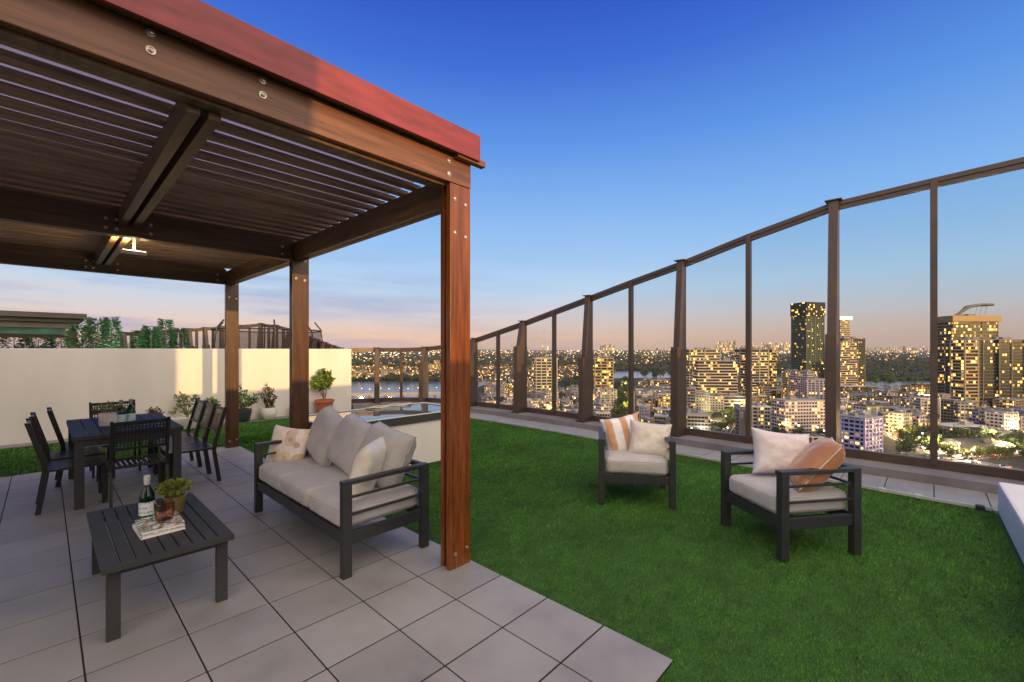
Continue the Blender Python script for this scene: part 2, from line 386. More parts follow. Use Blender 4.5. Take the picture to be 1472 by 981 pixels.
# ------------------------------------------------------------------ pergola
pg = thing('pergola', 'brown timber pergola with slatted ceiling and red roof fascia', 'pergola', (0, 0, 0))
PU0, PU1 = 1.875, 2.055
def bolt(p, n, parent, r=.011):
    n = Vector(n); M = Matrix.Translation(p) @ n.to_track_quat('Z', 'Y').to_matrix().to_4x4()
    MB().lathe([(0, 0), (r*1.35, 0), (r*1.35, .003), (r*.8, .0035), (r*.8, .009), (r*.45, .011), (0, .012)], 10, M).build('bolt', STEEL, parent, True)
def post(u0, u1, v0, v1, ztop, bolts=True, wm_=None):
    m = MB(); t = .043
    m.box(u0, u1, v0, v0+t, 0, ztop, bev=.003); m.box(u0+.03, u1-.012, v0+t+.001, v1-t-.001, 0, ztop-.002); m.box(u0+.01, u1-.004, v1-t, v1, 0, ztop, bev=.003)
    o = m.build('post', wm_ or WZ, pg)
    if bolts:
        for du, z in ((.04, 2.53), (.135, 2.51), (.04, 2.30), (.135, 2.285), (.045, .10), (.145, .115)):
            bolt((u0+du, v0-.0005, z), (0, -1, 0), o)
    return o
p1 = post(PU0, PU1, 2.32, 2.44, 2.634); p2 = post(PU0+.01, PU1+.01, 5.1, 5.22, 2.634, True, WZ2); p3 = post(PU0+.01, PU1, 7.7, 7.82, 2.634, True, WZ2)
for p_, v in ((p2, 5.16), (p3, 7.76)):
    for z in (.22, .24, 2.4): bolt((PU0-.0+.01, v-.03+(.06 if z == .24 else 0), z), (-1, 0, 0), p_)
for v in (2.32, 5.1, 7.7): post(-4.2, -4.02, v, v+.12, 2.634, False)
m = MB(); m.box(-4.3, 2.058, 2.318, 2.363, 2.638, 2.83, bev=.004); fb = m.build('front_beam', WU, pg)
m = MB(); m.box(-4.3, 1.86, 2.366, 2.43, 2.62, 2.8); m.build('inner_beam', WV, pg)
bv = fb
for u, z in ((.30, 2.735), (.30, 2.808), (.72, 2.73), (.72, 2.80), (1.862, 2.685), (1.862, 2.775), (-.9, 2.73)): bolt((u, 2.3175, z), (0, -1, 0), fb, .013)
WVB = wood('side_beam_timber', 1, (.15, .08, .035), .42)
for u in (1.9, -4.16):
    m = MB(); m.box(u, u+.05, 2.445, 7.83, 2.505, 2.7, bev=.003); m.box(u+.06, u+.11, 2.445, 7.83, 2.505, 2.7, bev=.003); m.build('side_beam', WVB, pg)
WUB = wood('cross_beam_timber', 0, (.11, .056, .025), .45)
for v in (5.1, 7.72):
    m = MB(); m.box(-4.1, 1.895, v, v+.045, 2.5, 2.724, bev=.003); m.box(-4.1, 1.895, v+.055, v+.1, 2.5, 2.724, bev=.003); o = m.build('cross_beam', WUB, pg)
    for u in (.36, .43, .66, 1.78):
        for z in (2.55, 2.63): bolt((u, v-.0005, z), (0, -1, 0), o, .01)
for u in (.44, -1.1, -2.64):
    m = MB()
    for a, b_ in ((2.436, 5.098), (5.202, 7.718)):
        m.box(u, u+.052, a, b_, 2.585, 2.715, bev=.003); m.box(u+.085, u+.137, a, b_, 2.585, 2.715, bev=.003)
    m.build('joist', WV, pg)
for a, b_ in ((2.46, 5.1), (5.2, 7.72)):
    m = MB(); v = a-.02
    while v < b_-.03:
        M = Matrix.Translation((0, v+.055, 2.745)) @ Matrix.Rotation(R(-3), 4, 'X')
        m.box(-4.2, 1.98, -.034, .034, -.015, .015, M); v += .172 if a < 3 else .15
    m.build('slat_ceiling', WS, pg)
rf, nt, b = newmat('opal_roof_sheet'); b.inputs['Base Color'].default_value = (.75, .72, .8, 1); b.inputs['Roughness'].default_value = .5
out = [n for n in nt.nodes if n.type == 'OUTPUT_MATERIAL'][0]; tl = N(nt, 'ShaderNodeBsdfTranslucent'); tl.inputs[0].default_value = (.5, .48, .58, 1)
mx = nt.nodes.new('ShaderNodeMixShader'); mx.inputs[0].default_value = .8; nt.links.new(b.outputs[0], mx.inputs[1]); nt.links.new(tl.outputs[0], mx.inputs[2]); nt.links.new(mx.outputs[0], out.inputs[0])
m = MB(); m.box(-4.3, 1.9, 7.84, 7.86, 2.6, 2.86); m.build('rear_board', WUB, pg); MB().box(-4.3, 2.056, 2.38, 7.85, 2.862, 2.87).build('roof_sheet', rf, pg)
m = MB(); m.box(-4.35, 2.078, 2.24, 2.262, 2.815, 2.99, bev=.002); m.box(-4.35, 2.078, 2.262, 2.36, 2.975, 2.99); m.box(2.06, 2.078, 2.262, 7.9, 2.88, 2.99); m.build('fascia', RED, pg)
MB().box(1.9, 2.15, 2.262, 2.31, 2.80, 2.842, bev=.003).build('batten_end', WU, pg)
MB().box(-4.3, 2.05, 2.264, 2.372, 2.834, 2.858).build('fascia_batten', WV, pg)
# floodlight under the ceiling
fl = thing('ceiling_light', 'small lit floodlight fixed under the pergola ceiling joist', 'lamp', (.60, 5.62, 2.44))
FLW = plain('white_lamp_body', (.7, .66, .6), .4)
MB().box(-.10, .10, -.045, .045, 0, .022, bev=.004).build('lamp_body', FLW, fl)
MB().box(-.085, .085, -.035, .035, .0225, .028).build('lamp_lens', emit('warm_lamp_glow', (1, .75, .4), 8), fl)
MB().tube([(.1, 0, .01), (.16, -.05, .03), (.2, -.12, .05), (.26, -.1, .06)], .004, 6).build('lamp_cable', DARKM, fl)
MB().box(-.012, .012, -.01, .01, .0285, .145).build('lamp_bracket', DARKM, fl)
ld = bpy.data.lights.new('pergola_lamp', 'AREA'); ld.energy = 42; ld.color = (1, .70, .34); ld.size = .2
lo = bpy.data.objects.new('pergola_lamp', ld); COL.objects.link(lo); lo.parent = fl; lo.location = (0, .0, .034); lo.rotation_euler = (PI, 0, 0)

# ------------------------------------------------------------------ glass fence
def fence_post(m, base, n, ztop, sleeve):
    # n = unit vector pointing into the terrace
    ang = math.atan2(n[1], n[0]); M = Matrix.Translation((base[0], base[1], 0)) @ Matrix.Rotation(ang, 4, 'Z')
    hw = .05
    if sleeve:
        zs = .1+(ztop-.1)*.5 if ztop > 2.3 else .1+(ztop-.1)*.72
        zs = min(zs, 1.70)
        m.box(-.03, .30, -.06, .06, .112, zs, M, bev=.004)
        a, b = (.22, .10)
        z1 = ztop-.012
        vs = [(-.03, -hw, zs), (a, -hw, zs), (a, hw, zs), (-.03, hw, zs), (-.03, -hw, z1), (b, -hw, z1), (b, hw, z1), (-.03, hw, z1)]
        m.add([M @ Vector(v) for v in vs], [(0, 3, 2, 1), (4, 5, 6, 7), (0, 1, 5, 4), (1, 2, 6, 5), (2, 3, 7, 6), (3, 0, 4, 7)])
        m.box(-.05, .35, -.10, .10, .1005, .112, M)
        m.box(-.04, b+.03, -.09, .09, ztop-.01, ztop+.004, M)
        for y in (-.075, .075): m.box(.0, .03, y-.012, y+.012, .112, .135, M); m.box(.3, .33, y-.012, y+.012, .112, .135, M)
    else:
        m.box(-.025, .055, -.032, .032, .15, ztop-.03, M, bev=.003)
def beam3(m, a, b, w, h, dz=0):
    a = Vector(a); b = Vector(b); t = (b-a); L = t.length; q = t.to_track_quat('X', 'Z').to_matrix().to_4x4()
    M = Matrix.Translation(a) @ q; m.box(-.01, L+.01, -w/2, w/2, dz-h/2, dz+h/2, M)
def glass_fence(name, label, pts, tops, sleeve_on, flip=1, zb=.1):
    f = thing(name, label, 'glass fence', (0, 0, 0))
    for i, p in enumerate(pts):
        a = Vector(pts[max(0, i-1)]); b = Vector(pts[min(len(pts)-1, i+1)]); t = (b-a).normalized(); n = (-t.y*flip, t.x*flip)
        m = MB(); fence_post(m, p, n, tops[i], sleeve_on(i)); m.build('post' if sleeve_on(i) else 'mullion', FRAME, f)
    m = MB(); m2 = MB()
    for i in range(len(pts)-1):
        a = (*pts[i], tops[i]-.06); b = (*pts[i+1], tops[i+1]-.06); beam3(m, a, b, .09, .055, .02); beam3(m, a, b, .06, .05, -.035)
        beam3(m2, (*pts[i], zb+.055), (*pts[i+1], zb+.055), .07, .105)
        g = MB(); q = Vector(pts[i+1])-Vector(pts[i]); nn = Vector((-q.y, q.x)).normalized()*.004
        A, B = Vector(pts[i]), Vector(pts[i+1])
        vs = [(*(A-nn), zb+.1), (*(B-nn), zb+.1), (*(B-nn), tops[i+1]-.1), (*(A-nn), tops[i]-.1), (*(A+nn), zb+.1), (*(B+nn), zb+.1), (*(B+nn), tops[i+1]-.1), (*(A+nn), tops[i]-.1)]
        g.add([vs[0], vs[1], vs[2], vs[3]], [(0, 1, 2, 3)]).build('glass_pane', GLASS, f)
    m.build('top_rail', FRAME, f); m2.build('bottom_rail', FRAME, f)
    return f
glass_fence('glass_fence', 'tall bronze framed glass fence curving round the lawn edge', fence, ftop, lambda i: i % 2 == 0 if i < 18 else i in (18,))

# ------------------------------------------------------------------ cushions and pillows
def rot(yaw, tilt, roll): return Matrix.Rotation(yaw, 4, 'Z') @ Matrix.Rotation(tilt, 4, 'X') @ Matrix.Rotation(roll, 4, 'Y')
def cushion_mesh(w, d, h, seed, r=.05, bulge=.012, n=22):
    """soft box, centre of base at origin"""
    bm = bmesh.new(); bmesh.ops.create_cube(bm, size=2); bmesh.ops.subdivide_edges(bm, edges=bm.edges[:], cuts=n, use_grid_fill=True)
    hw, hd, hh = w/2, d/2, h/2
    for v in bm.verts:
        x, y, z = v.co; px, py, pz = x*hw, y*hd, z*hh
        cx = max(-hw+r, min(hw-r, px)); cy = max(-hd+r, min(hd-r, py)); cz = max(-hh+r*.9, min(hh-r*.9, pz))
        q = Vector((px-cx, py-cy, pz-cz)); c = Vector((cx, cy, cz))
        if q.length > 1e-6: c = c+q.normalized()*r*(.9 if abs(q.z) > .01 else 1)
        bx = (1-x*x)*(1-y*y); c.z += math.copysign(bulge*bx, z)*(abs(z))
        c.x += math.copysign(bulge*.6*(1-y*y)*(1-z*z)*abs(x), x); c.y += math.copysign(bulge*.6*(1-x*x)*(1-z*z)*abs(y), y)
        nz = noise.noise(Vector((c.x*5+seed*3.1, c.y*5, c.z*5)))*.006+noise.noise(Vector((c.x*19, c.y*19+seed, c.z*19)))*.0025
        c += (c.normalized())*nz
        v.co = c+Vector((0, 0, hh))
    me = bpy.data.meshes.new('cushion'); bm.to_mesh(me); bm.free()
    me.polygons.foreach_set('use_smooth', [True]*len(me.polygons)); return me
def mesh_obj(name, me, mat, parent=None, M=None):
    me.materials.append(mat); o = bpy.data.objects.new(name, me); COL.objects.link(o)
    if parent: o.parent = parent
    if M: o.matrix_local = M
    return o
def pillow_pt(s, t, side, w, h, T, seed, pinch):
    x = s*w/2*(1-pinch*(1-abs(t)**1.6)*.0-pinch*(1-t*t)*abs(s)**3); z = t*h/2*(1-pinch*(1-s*s)*abs(t)**3)
    th = T/2*((1-s**4)*(1-t**4))**.62
    wr = noise.noise(Vector((s*2.6+seed, t*2.6, side*3)))*.009+noise.noise(Vector((s*7+seed, t*7, side)))*.004
    # creases running in from the corners
    cr = 0
    for a, b in ((1, 1), (1, -1), (-1, 1), (-1, -1)):
        dd = math.hypot(s-a, t-b)
        if dd < .8: cr += math.sin(math.atan2(t-b, s-a)*13+seed)*.006*(.8-dd)*min(1, dd*4)
    return Vector((x, side*(-th-(wr+cr)*min(1, th/(T*.2))), z))
def pillow(name, label, mat, center, yaw, tilt, roll, w=.44, h=.44, T=.15, seed=1, pinch=.09, piping=None, cat='cushion', group='scatter cushions on the outdoor seats'):
    n = 30; m = MB(); vs = []
    for side in (1, -1):
        for j in range(n+1):
            for i in range(n+1):
                vs.append(pillow_pt(-1+2*i/n, -1+2*j/n, side, w, h, T, seed, pinch))
    fs = []; K = (n+1)**2
    for k in (0, 1):
        for j in range(n):
            for i in range(n):
                a = k*K+j*(n+1)+i; f = (a, a+1, a+n+2, a+n+1); fs.append(f if k == 0 else f[::-1])
    m.add(vs, fs); o = m.build(name, mat, None)
    bm = bmesh.new(); bm.from_mesh(o.data); bmesh.ops.remove_doubles(bm, verts=bm.verts, dist=.0004); bmesh.ops.recalc_face_normals(bm, faces=bm.faces); bm.to_mesh(o.data); bm.free()
    o.data.polygons.foreach_set('use_smooth', [True]*len(o.data.polygons))
    o.matrix_world = Matrix.Translation(center) @ rot(yaw, tilt, roll); tag(o, label, cat, group)
    if piping:
        pts = []
        for s, t in [(-1+2*i/20, -1) for i in range(20)]+[(1, -1+2*i/20) for i in range(20)]+[(1-2*i/20, 1) for i in range(20)]+[(-1, 1-2*i/20) for i in range(20)]:
            p = pillow_pt(s, t, 1, w, h, T, seed, pinch); pts.append((p.x*1.005, 0, p.z*1.005))
        MB().tube(pts, .0045, 6, True).build('piping', piping, o, True)
    return o

# ------------------------------------------------------------------ lounge furniture
def lounge(name, label, cat, W, D, nseat, loc, rz, group=None):
    """origin: centre on the ground, front towards -y"""
    t = thing(name, label, cat, loc, rz, group); lw, ld, ah = (.05, .062, .634) if nseat > 1 else (.054, .062, .634); aw = .056 if nseat > 1 else .066
    x = W/2
    for sx in (-1, 1):
        for y0 in (-D/2, D/2-ld):
            x0 = sx*x-(lw if sx > 0 else 0); MB().box(x0, x0+lw, y0, y0+ld, 0, ah-.0275, bev=.003).build('leg', DARKM, t)
        m = MB(); x0 = sx*x-(lw+.006 if sx > 0 else -.0)-.0; xa = min(x0, x0); m.box(sx*x-(aw if sx > 0 else .0), sx*x+(.0 if sx > 0 else aw), -D/2, D/2, ah-.027, ah, bev=.003); m.build('armrest', DARKM, t)
        m = MB(); xc = sx*(x-.026)
        for z in (.52, .405): m.box(xc-.009, xc+.009, -D/2+ld, D/2-ld, z-.008, z+.008, bev=.002)
        m.build('side_rail', DARKM, t)
    m = MB()
    for y0 in (-D/2+.012, D/2-.04): m.box(-x+lw, x-lw, y0, y0+.028, .215, .295, bev=.002)
    for x0 in (-x+.012, x-.04): m.box(x0, x0+.028, -D/2+ld, D/2-ld, .215, .295, bev=.002)
    k = -x+.15
    while k < x-.1: m.box(k, k+.05, -D/2+.04, D/2-.045, .262, .274); k += .14
    m.build('seat_frame', DARKM, t)
    m = MB(); m.box(-x+.056, x-.056, D/2-.045, D/2-.01, .60, .632, bev=.002); m.box(-x+.05, x-.05, D/2-.04, D/2-.02, .5, .516); m.box(-x+.05, x-.05, D/2-.04, D/2-.02, .4, .416); m.build('back_frame', DARKM, t)
    cw_ = (W-2*lw-.012)/nseat
    for i in range(nseat):
        me = cushion_mesh(cw_-.006, D-.05, .155, i+7*nseat, .045, .014); sc_o = mesh_obj('seat_cushion', me, CUSH, t, Matrix.Translation((-W/2+lw+.006+cw_*(i+.5), -.012, .296)))
        w2, d2 = (cw_-.006)/2-.002, (D-.05)/2-.002; rr = .05; pts = []
        for cx_, cy_, a0 in ((w2-rr, d2-rr, 0), (-w2+rr, d2-rr, 90), (-w2+rr, -d2+rr, 180), (w2-rr, -d2+rr, 270)):
            for k_ in range(5): a_ = R(a0+k_*22.5); pts.append((cx_+rr*math.cos(a_), cy_+rr*math.sin(a_), 0))
        pts2 = []
        for k_ in range(len(pts)):
            a_, b_ = Vector(pts[k_]), Vector(pts[(k_+1) % len(pts)]); nn_ = 8 if (b_-a_).length > .1 else 1
            for q_ in range(nn_): pts2.append(a_.lerp(b_, q_/nn_))
        for zz_ in (.128, .03):
            MB().tube([(p_.x*.995, p_.y*.995, zz_+noise.noise(p_*9)*.003) for p_ in pts2], .0045, 6, True).build('seam', CUSH, sc_o, True)
    return t
sofa = lounge('sofa', 'three seat outdoor sofa with charcoal frame and taupe cushions on the paving', 'sofa', 1.77, .68, 3, (1.665, 3.62, 0), R(-90))
def back_cushion(seed):
    n = 26; m = MB(); vs = []
    for side in (1, -1):
        for j in range(n+1):
            for i in range(n+1):
                p = pillow_pt(-1+2*i/n, -1+2*j/n, side, .60, .47, .17, seed, .05); s_, t_ = -1+2*i/n, -1+2*j/n
                p.y += -side*.035*min(1, 6*(1-max(abs(s_), abs(t_)))) ; vs.append(p)
    K = (n+1)**2; fs = []
    for k in (0, 1):
        for j in range(n):
            for i in range(n):
                a = k*K+j*(n+1)+i; f = (a, a+1, a+n+2, a+n+1); fs.append(f if k == 0 else f[::-1])
    m.add(vs, fs); o = m.build('back_cushion', CUSH, sofa)
    bm = bmesh.new(); bm.from_mesh(o.data); bmesh.ops.remove_doubles(bm, verts=bm.verts, dist=.0004); bmesh.ops.recalc_face_normals(bm, faces=bm.faces); bm.to_mesh(o.data); bm.free()
    o.data.polygons.foreach_set('use_smooth', [True]*len(o.data.polygons))
    pts = []
    for s_, t_ in [(-1+2*i/20, -1) for i in range(20)]+[(1, -1+2*i/20) for i in range(20)]+[(1-2*i/20, 1) for i in range(20)]+[(-1, 1-2*i/20) for i in range(20)]:
        p = pillow_pt(s_, t_, 1, .60, .47, .17, seed, .05); pts.append((p.x, 0, p.z))
    MB().tube(pts, .006, 6, True).build('seam', CUSH, o, True); return o
for i, (x, ro, ti, z, y) in enumerate(((-.54, 15, -24, .66, .20), (-.03, 9, -24, .655, .205), (.46, 6, -26, .64, .20))):
    back_cushion(41+i*3).matrix_local = Matrix.Translation((x, y, z)) @ rot(0, R(ti), R(ro))
a1 = lounge('armchair', 'charcoal armchair on the lawn holding the striped cushion', 'armchair', .71, .68, 1, (4.143, 2.147, 0), R(-58), 'outdoor armchairs on the lawn')
a2 = lounge('armchair', 'charcoal armchair on the lawn holding the copper cushion', 'armchair', .68, .66, 1, (4.02, .775, 0), R(-127.5), 'outdoor armchairs on the lawn')
CAMR = R(-47)
pillow('scatter_cushion', 'beige shell print cushion at the far end of the sofa', SHELL, PC(414, 645, 4.22), CAMR+R(-14), R(-14), R(4), .42, .42, .15, 3, .07)
pillow('scatter_cushion', 'ivory satin cushion propped on the near arm of the sofa', IVORY, PC(528, 677, 3.24), R(44), R(17), R(0), .46, .46, .17, 5, .08)
pillow('scatter_cushion', 'tan and white striped cushion on the armchair', STRIPE, PC(896, 626, 4.62), CAMR+R(8), R(-14), R(-9), .44, .42, .16, 8, .1)
pillow('scatter_cushion', 'plain cream cushion in front of the striped cushion', CREAM, PC(934, 633, 4.42), CAMR+R(-10), R(-20), R(6), .42, .38, .16, 12, .1)
pillow('scatter_cushion', 'pale pink cushion behind the copper cushion', PINKW, PC(1123, 652, 3.62), CAMR+R(2), R(-14), R(7), .50, .38, .17, 15, .12)
pillow('scatter_cushion', 'copper satin cushion with white piping on the armchair', COPPER, PC(1172, 667, 3.36), R(13), R(37), R(4), .46, .46, .21, 21, .06, PIPE)

# ------------------------------------------------------------------ tables
def slat_top(m, x0, x1, y0, y1, z, n, b, th=.022, gap=.006):
    m.box(x0, x1, y0, y0+b, z-th*1.5, z, bev=.002); m.box(x0, x1, y1-b, y1, z-th*1.5, z, bev=.002)
    m.box(x0, x0+.012, y0+b, y1-b, z-th*1.5, z); m.box(x1-.012, x1, y0+b, y1-b, z-th*1.5, z)
    w = (x1-x0-.024)/n
    for i in range(n): m.box(x0+.012+w*i+(gap/2 if i else 0), x0+.012+w*(i+1)-(gap/2 if i < n-1 else 0), y0+b+.0005, y1-b-.0005, z-th, z-.0006)
ct = thing('coffee_table', 'low charcoal slatted coffee table beside the sofa', 'coffee table', (.484, 3.545, 0))
m = MB(); slat_top(m, -.29, .29, -.565, .565, .40, 9, .045, .02, .008); m.build('tabletop', TABM, ct)
for sx in (-1, 1):
    for sy in (-1, 1): MB().box(sx*.24-.028, sx*.24+.028, sy*.49-.02, sy*.49+.02, 0, .368, bev=.002).build('leg', TABM, ct)
for y in (-.51, .48): MB().box(-.21, .21, y, y+.03, .335, .368).build('apron', TABM, ct)
dt = thing('dining_table', 'grey slatted outdoor dining table with chairs pushed in', 'dining table', (.595, 6.5, 0))
m = MB(); slat_top(m, -.42, .42, -.76, .76, .68, 8, .04, .022, .008)
m.box(-.40, .40, -.0+.0, .035, .655, .679)
m.build('tabletop', TABM, dt)
for sx in (-1, 1):
    for sy in (-1, 1): MB().box(sx*.37-.035, sx*.37+.035, sy*.71-.035, sy*.71+.035, 0, .645, bev=.003).build('leg', TABM, dt)
for q in ((-.335, .335, -.735, -.71), (-.335, .335, .71, .735), (-.395, -.37, -.675, .675), (.37, .395, -.675, .675)): MB().box(*q, .585, .645).build('apron', TABM, dt)

def make_chair(label, loc, rz, perforated):
    """dining chair, front towards +y, back at -y; origin under the back edge centre"""
    t = thing('dining_chair', label, 'dining chair', loc, rz, 'dining chairs round the grey table'); W = .44; x = W/2; D = .43; sh = .395; bh = .84
    for sx in (-1, 1):
        xx = sx*(x-.012)
        # rear leg runs on up as the back upright, raked
        m = MB(); pts = [(-.02, 0), (.03, sh*.9), (.02, sh+.05), (-.085, bh)]
        hw, hd = .011, .019
        vs = []; 
        for y, z in pts: vs += [(xx-hw, y-hd, z), (xx+hw, y-hd, z), (xx+hw, y+hd, z), (xx-hw, y+hd, z)]
        fs = [(0, 3, 2, 1), (12, 13, 14, 15)]
        for k in range(3):
            for j in range(4): fs.append((k*4+j, k*4+(j+1) % 4, k*4+4+(j+1) % 4, k*4+4+j))
        m.add(vs, fs).build('rear_leg', CHAIRM, t)
        MB().box(xx-.011, xx+.011, D-.025, D+.015, 0, sh-.012, bev=.002).build('front_leg', CHAIRM, t)
    m = MB(); m.box(-x, x, .02, .045, sh-.022, sh); m.box(-x, x, D-.02, D+.018, sh-.022, sh)
    m.box(-x, -x+.022, .045, D-.02, sh-.022, sh); m.box(x-.022, x, .045, D-.02, sh-.022, sh)
    for i in range(10):
        x0 = -x+.022+(W-.044)*(i+.5)/10; m.box(x0-.0115, x0+.0115, .045, D-.02, sh-.012, sh-.002)
    m.build('seat', CHAIRM, t)
    # back panel on the raked uprights
    ang = math.atan2(.105, bh-sh-.05); M = Matrix.Translation((0, .02, sh+.05)) @ Matrix.Rotation(ang, 4, 'X')
    m = MB(); z0, z1 = .11, .395; m.box(-x+.024, x-.024, -.009, .009, z1-.03, z1, M); m.box(-x+.024, x-.024, -.009, .009, z0, z0+.022, M)
    if perforated:
        nx, nz = 15, 8; ww = W-.048; hh = z1-.03-z0-.022
        for i in range(nx+1):
            xc = -x+.024+ww*i/nx; wd = .0045 if i % nx else .012; m.box(xc-wd, xc+wd, -.004, .004, z0+.022, z1-.03, M)
        for j in range(nz+1):
            zc = z0+.022+hh*j/nz; wd = .0045 if j != 5 else .022; m.box(-x+.024, x-.024, -.003, .003, zc-wd, zc+wd, M)
    else:
        for j in range(13):
            zc = z0+.03+(z1-z0-.065)*j/12; m.box(-x+.024, x-.024, -.004, .004, zc-.0062, zc+.0062, M)
        for xc in (-x+.03, -.1, 0, .1, x-.03): m.box(xc-.006, xc+.006, -.0055, -.0045, z0+.02, z1-.03, M)
    m.build('backrest', CHAIRM, t); return t
c0 = make_chair('dark metal chair at the near end of the dining table, back to the camera', (.63, 5.49, 0), 0, True)
dup(c0, (.6, 7.5, 0), PI, 'dark metal chair at the far end of the dining table by the wall')
r0 = make_chair('nearest chair on the pergola post side of the dining table', (1.345, 6.06, 0), R(90), False)
dup(r0, (1.345, 6.52, 0), R(90), 'middle chair on the pergola post side of the dining table')
dup(r0, (1.345, 6.98, 0), R(90), 'farthest chair on the pergola post side of the dining table')
dup(r0, (-.02, 6.06, 0), R(-90), 'nearest chair on the left side of the dining table')
dup(r0, (.0, 6.62, 0), R(-90), 'middle chair on the left side of the dining table')
dup(r0, (.12, 7.08, 0), R(-90), 'farthest chair on the left side of the dining table, pushed in')

# ------------------------------------------------------------------ plants
def leaf(m, p, d, L, w, up=Vector((0, 0, 1))):
    d = d.normalized(); s = d.cross(up)
    if s.length < .01: s = Vector((1, 0, 0))
    s.normalize(); n = s.cross(d)
    m.add([p, p+d*L*.5+s*w*.5+n*w*.12, p+d*L, p+d*L*.5-s*w*.5+n*w*.12], [(0, 1, 2), (0, 2, 3)])
def rv(): 
    while True:
        v = Vector((random.uniform(-1, 1), random.uniform(-1, 1), random.uniform(-1, 1)))
        if .05 < v.length < 1: return v
def bush(m, c, rx, ry, rz, n, L, w, flat=.3):
    for _ in range(n):
        q = rv(); q = q.normalized()*(q.length**.5); p = Vector(c)+Vector((q.x*rx, q.y*ry, q.z*rz)); d = q+rv()*.7; d.z += flat*.3; k = random.uniform(.6, 1.25); leaf(m, p, d, L*k, w*k, rv())
def pot_plant(label, loc, potprof, potmat, plant, potname='pot', sq=0, cat='potted plant', group=None):
    t = thing('potted_plant', label, cat, loc, random.uniform(0, .2), group)
    m = MB(); inner = [(r*.9, z-.002) for r, z in potprof[::-1]][:3]; m.lathe(potprof+[(potprof[-1][0]*.9, potprof[-1][1]), (potprof[-1][0]*.88, potprof[-1][1]-.03), (0, potprof[-1][1]-.032)], 30, None, sq); m.v = m.v
    m.build(potname, potmat, t, True)
    st, lf, lm = plant
    if st.v: st.build('stems', STEM, t)
    if lf.v: lf.build('leaves', lm, t)
    return t
def branch_plant(z0, tips, leafL, leafW, per, lm, r=.006, spread=.5):
    st, lf = MB(), MB()
    for (x, y, z) in tips:
        b = Vector((random.uniform(-.02, .02), random.uniform(-.02, .02), z0)); e = Vector((x, y, z)); mid = b.lerp(e, .5)+rv()*.03; mid.z += .02
        pts = [b, b.lerp(mid, .5)+rv()*.008, mid, mid.lerp(e, .5)+rv()*.012, e]; st.tube(pts, r, 5, False, r*.4)
        for k in range(per):
            f = random.uniform(1-spread, 1.05); p = b.lerp(mid, f*2) if f < .5 else mid.lerp(e, (f-.5)*2)
            leaf(lf, p+rv()*leafL*.35, (rv()+(e-b).normalized()*.4), leafL*random.uniform(.6, 1.2), leafW*random.uniform(.7, 1.2), rv())
    return st, lf, lm
POTG = plain('slate_glaze', (.04, .052, .06), .35); POTW = plain('white_glaze', (.72, .70, .66), .4); POTT = plain('terracotta', (.42, .12, .06), .75, 0, .12, 8, .2, 120)
def at_wall(px, v=10.22):
    r = (px-CX)/F; Y = v/(RV*r+FV); return (Y*(RU*r+FU), v, .012)
def screen_tips(px, v, lst, z0=.2):                       # tips given as photo positions, spread in depth
    x0, y0, _ = at_wall(px, v); out = []
    for qx, qy in lst:
        r = (qx-CX)/F; Y = (FU*x0+FV*y0); p = PC(qx, qy, Y+random.uniform(-.1, .08)); out.append((p.x-x0, p.y-y0, p.z-.012))
    return out
tips = screen_tips(348.5, 10.22, [(345, 557), (341, 566), (352, 563), (337, 577), (343, 574), (355, 568), (360, 573), (366, 568), (373, 567), (378, 570), (346, 583), (353, 580), (362, 580), (340, 569)])
pot_plant('leafy shrub in a dark slate pot against the cream wall', at_wall(348.5), [(.0, 0), (.10, 0), (.13, .03), (.165, .17), (.172, .26)], POTG, branch_plant(.24, tips, .075, .04, 26, LEAF))
tips = screen_tips(386, 10.24, [(384, 553), (380, 559), (388, 558), (392, 562), (379, 568), (386, 566), (394, 570), (381, 577), (391, 578), (387, 574), (384, 583), (390, 584)])
pot_plant('dark burgundy shrub in a round white pot against the wall', at_wall(386, 10.24), [(0, 0), (.10, 0), (.15, .06), (.168, .14), (.15, .22), (.145, .245)], POTW, branch_plant(.22, tips, .07, .035, 26, leafm('bronze_leaves', (.05, .03, .015), (.13, .12, .04))))
tips = screen_tips(466, 10.2, [(465, 534), (458, 538), (472, 538), (452, 545), (460, 545), (468, 543), (475, 546), (449, 552), (456, 552), (464, 551), (472, 552), (461, 557)])
pot_plant('small leafy tree in a terracotta pot near the glass corner', at_wall(466.5, 10.2), [(0, 0), (.155, 0), (.19, .26), (.215, .26), (.215, .315)], POTT, branch_plant(.28, tips, .085, .055, 60, LEAF, .008, .22))
tips = screen_tips(268, 10.2, [(241, 592), (247, 586), (252, 573), (258, 570), (262, 567), (268, 573), (277, 570), (280, 575), (263, 581), (270, 583), (255, 583), (274, 590), (262, 591), (268, 594)])
pot_plant('spreading shrub with rosette leaves in a wide white bowl', at_wall(270, 10.2), [(0, 0), (.17, 0), (.23, .10), (.27, .19), (.275, .215)], POTW, branch_plant(.2, tips, .085, .045, 15, leafm('pale_green_leaves', (.08, .13, .03), (.30, .34, .15)), .005, .3), sq=.3)
tips = screen_tips(303, 10.2, [(297, 576), (303, 574), (309, 577), (300, 582), (307, 583), (312, 580)])
pot_plant('low dark shrub half hidden behind the farthest pergola post', at_wall(303, 10.2), [(0, 0), (.11, 0), (.15, .2), (.15, .22)], POTT, branch_plant(.2, tips, .08, .04, 34, LEAF))
tips = screen_tips(428, 10.2, [(441, 540), (446, 548), (443, 556), (438, 565), (447, 553), (420, 560), (441, 575)])
pot_plant('sparse twiggy shrub half hidden behind the middle pergola post', at_wall(428, 10.2), [(0, 0), (.1, 0), (.14, .22), (.145, .24)], POTG, branch_plant(.22, tips, .045, .02, 9, LEAFD, .004, .6))
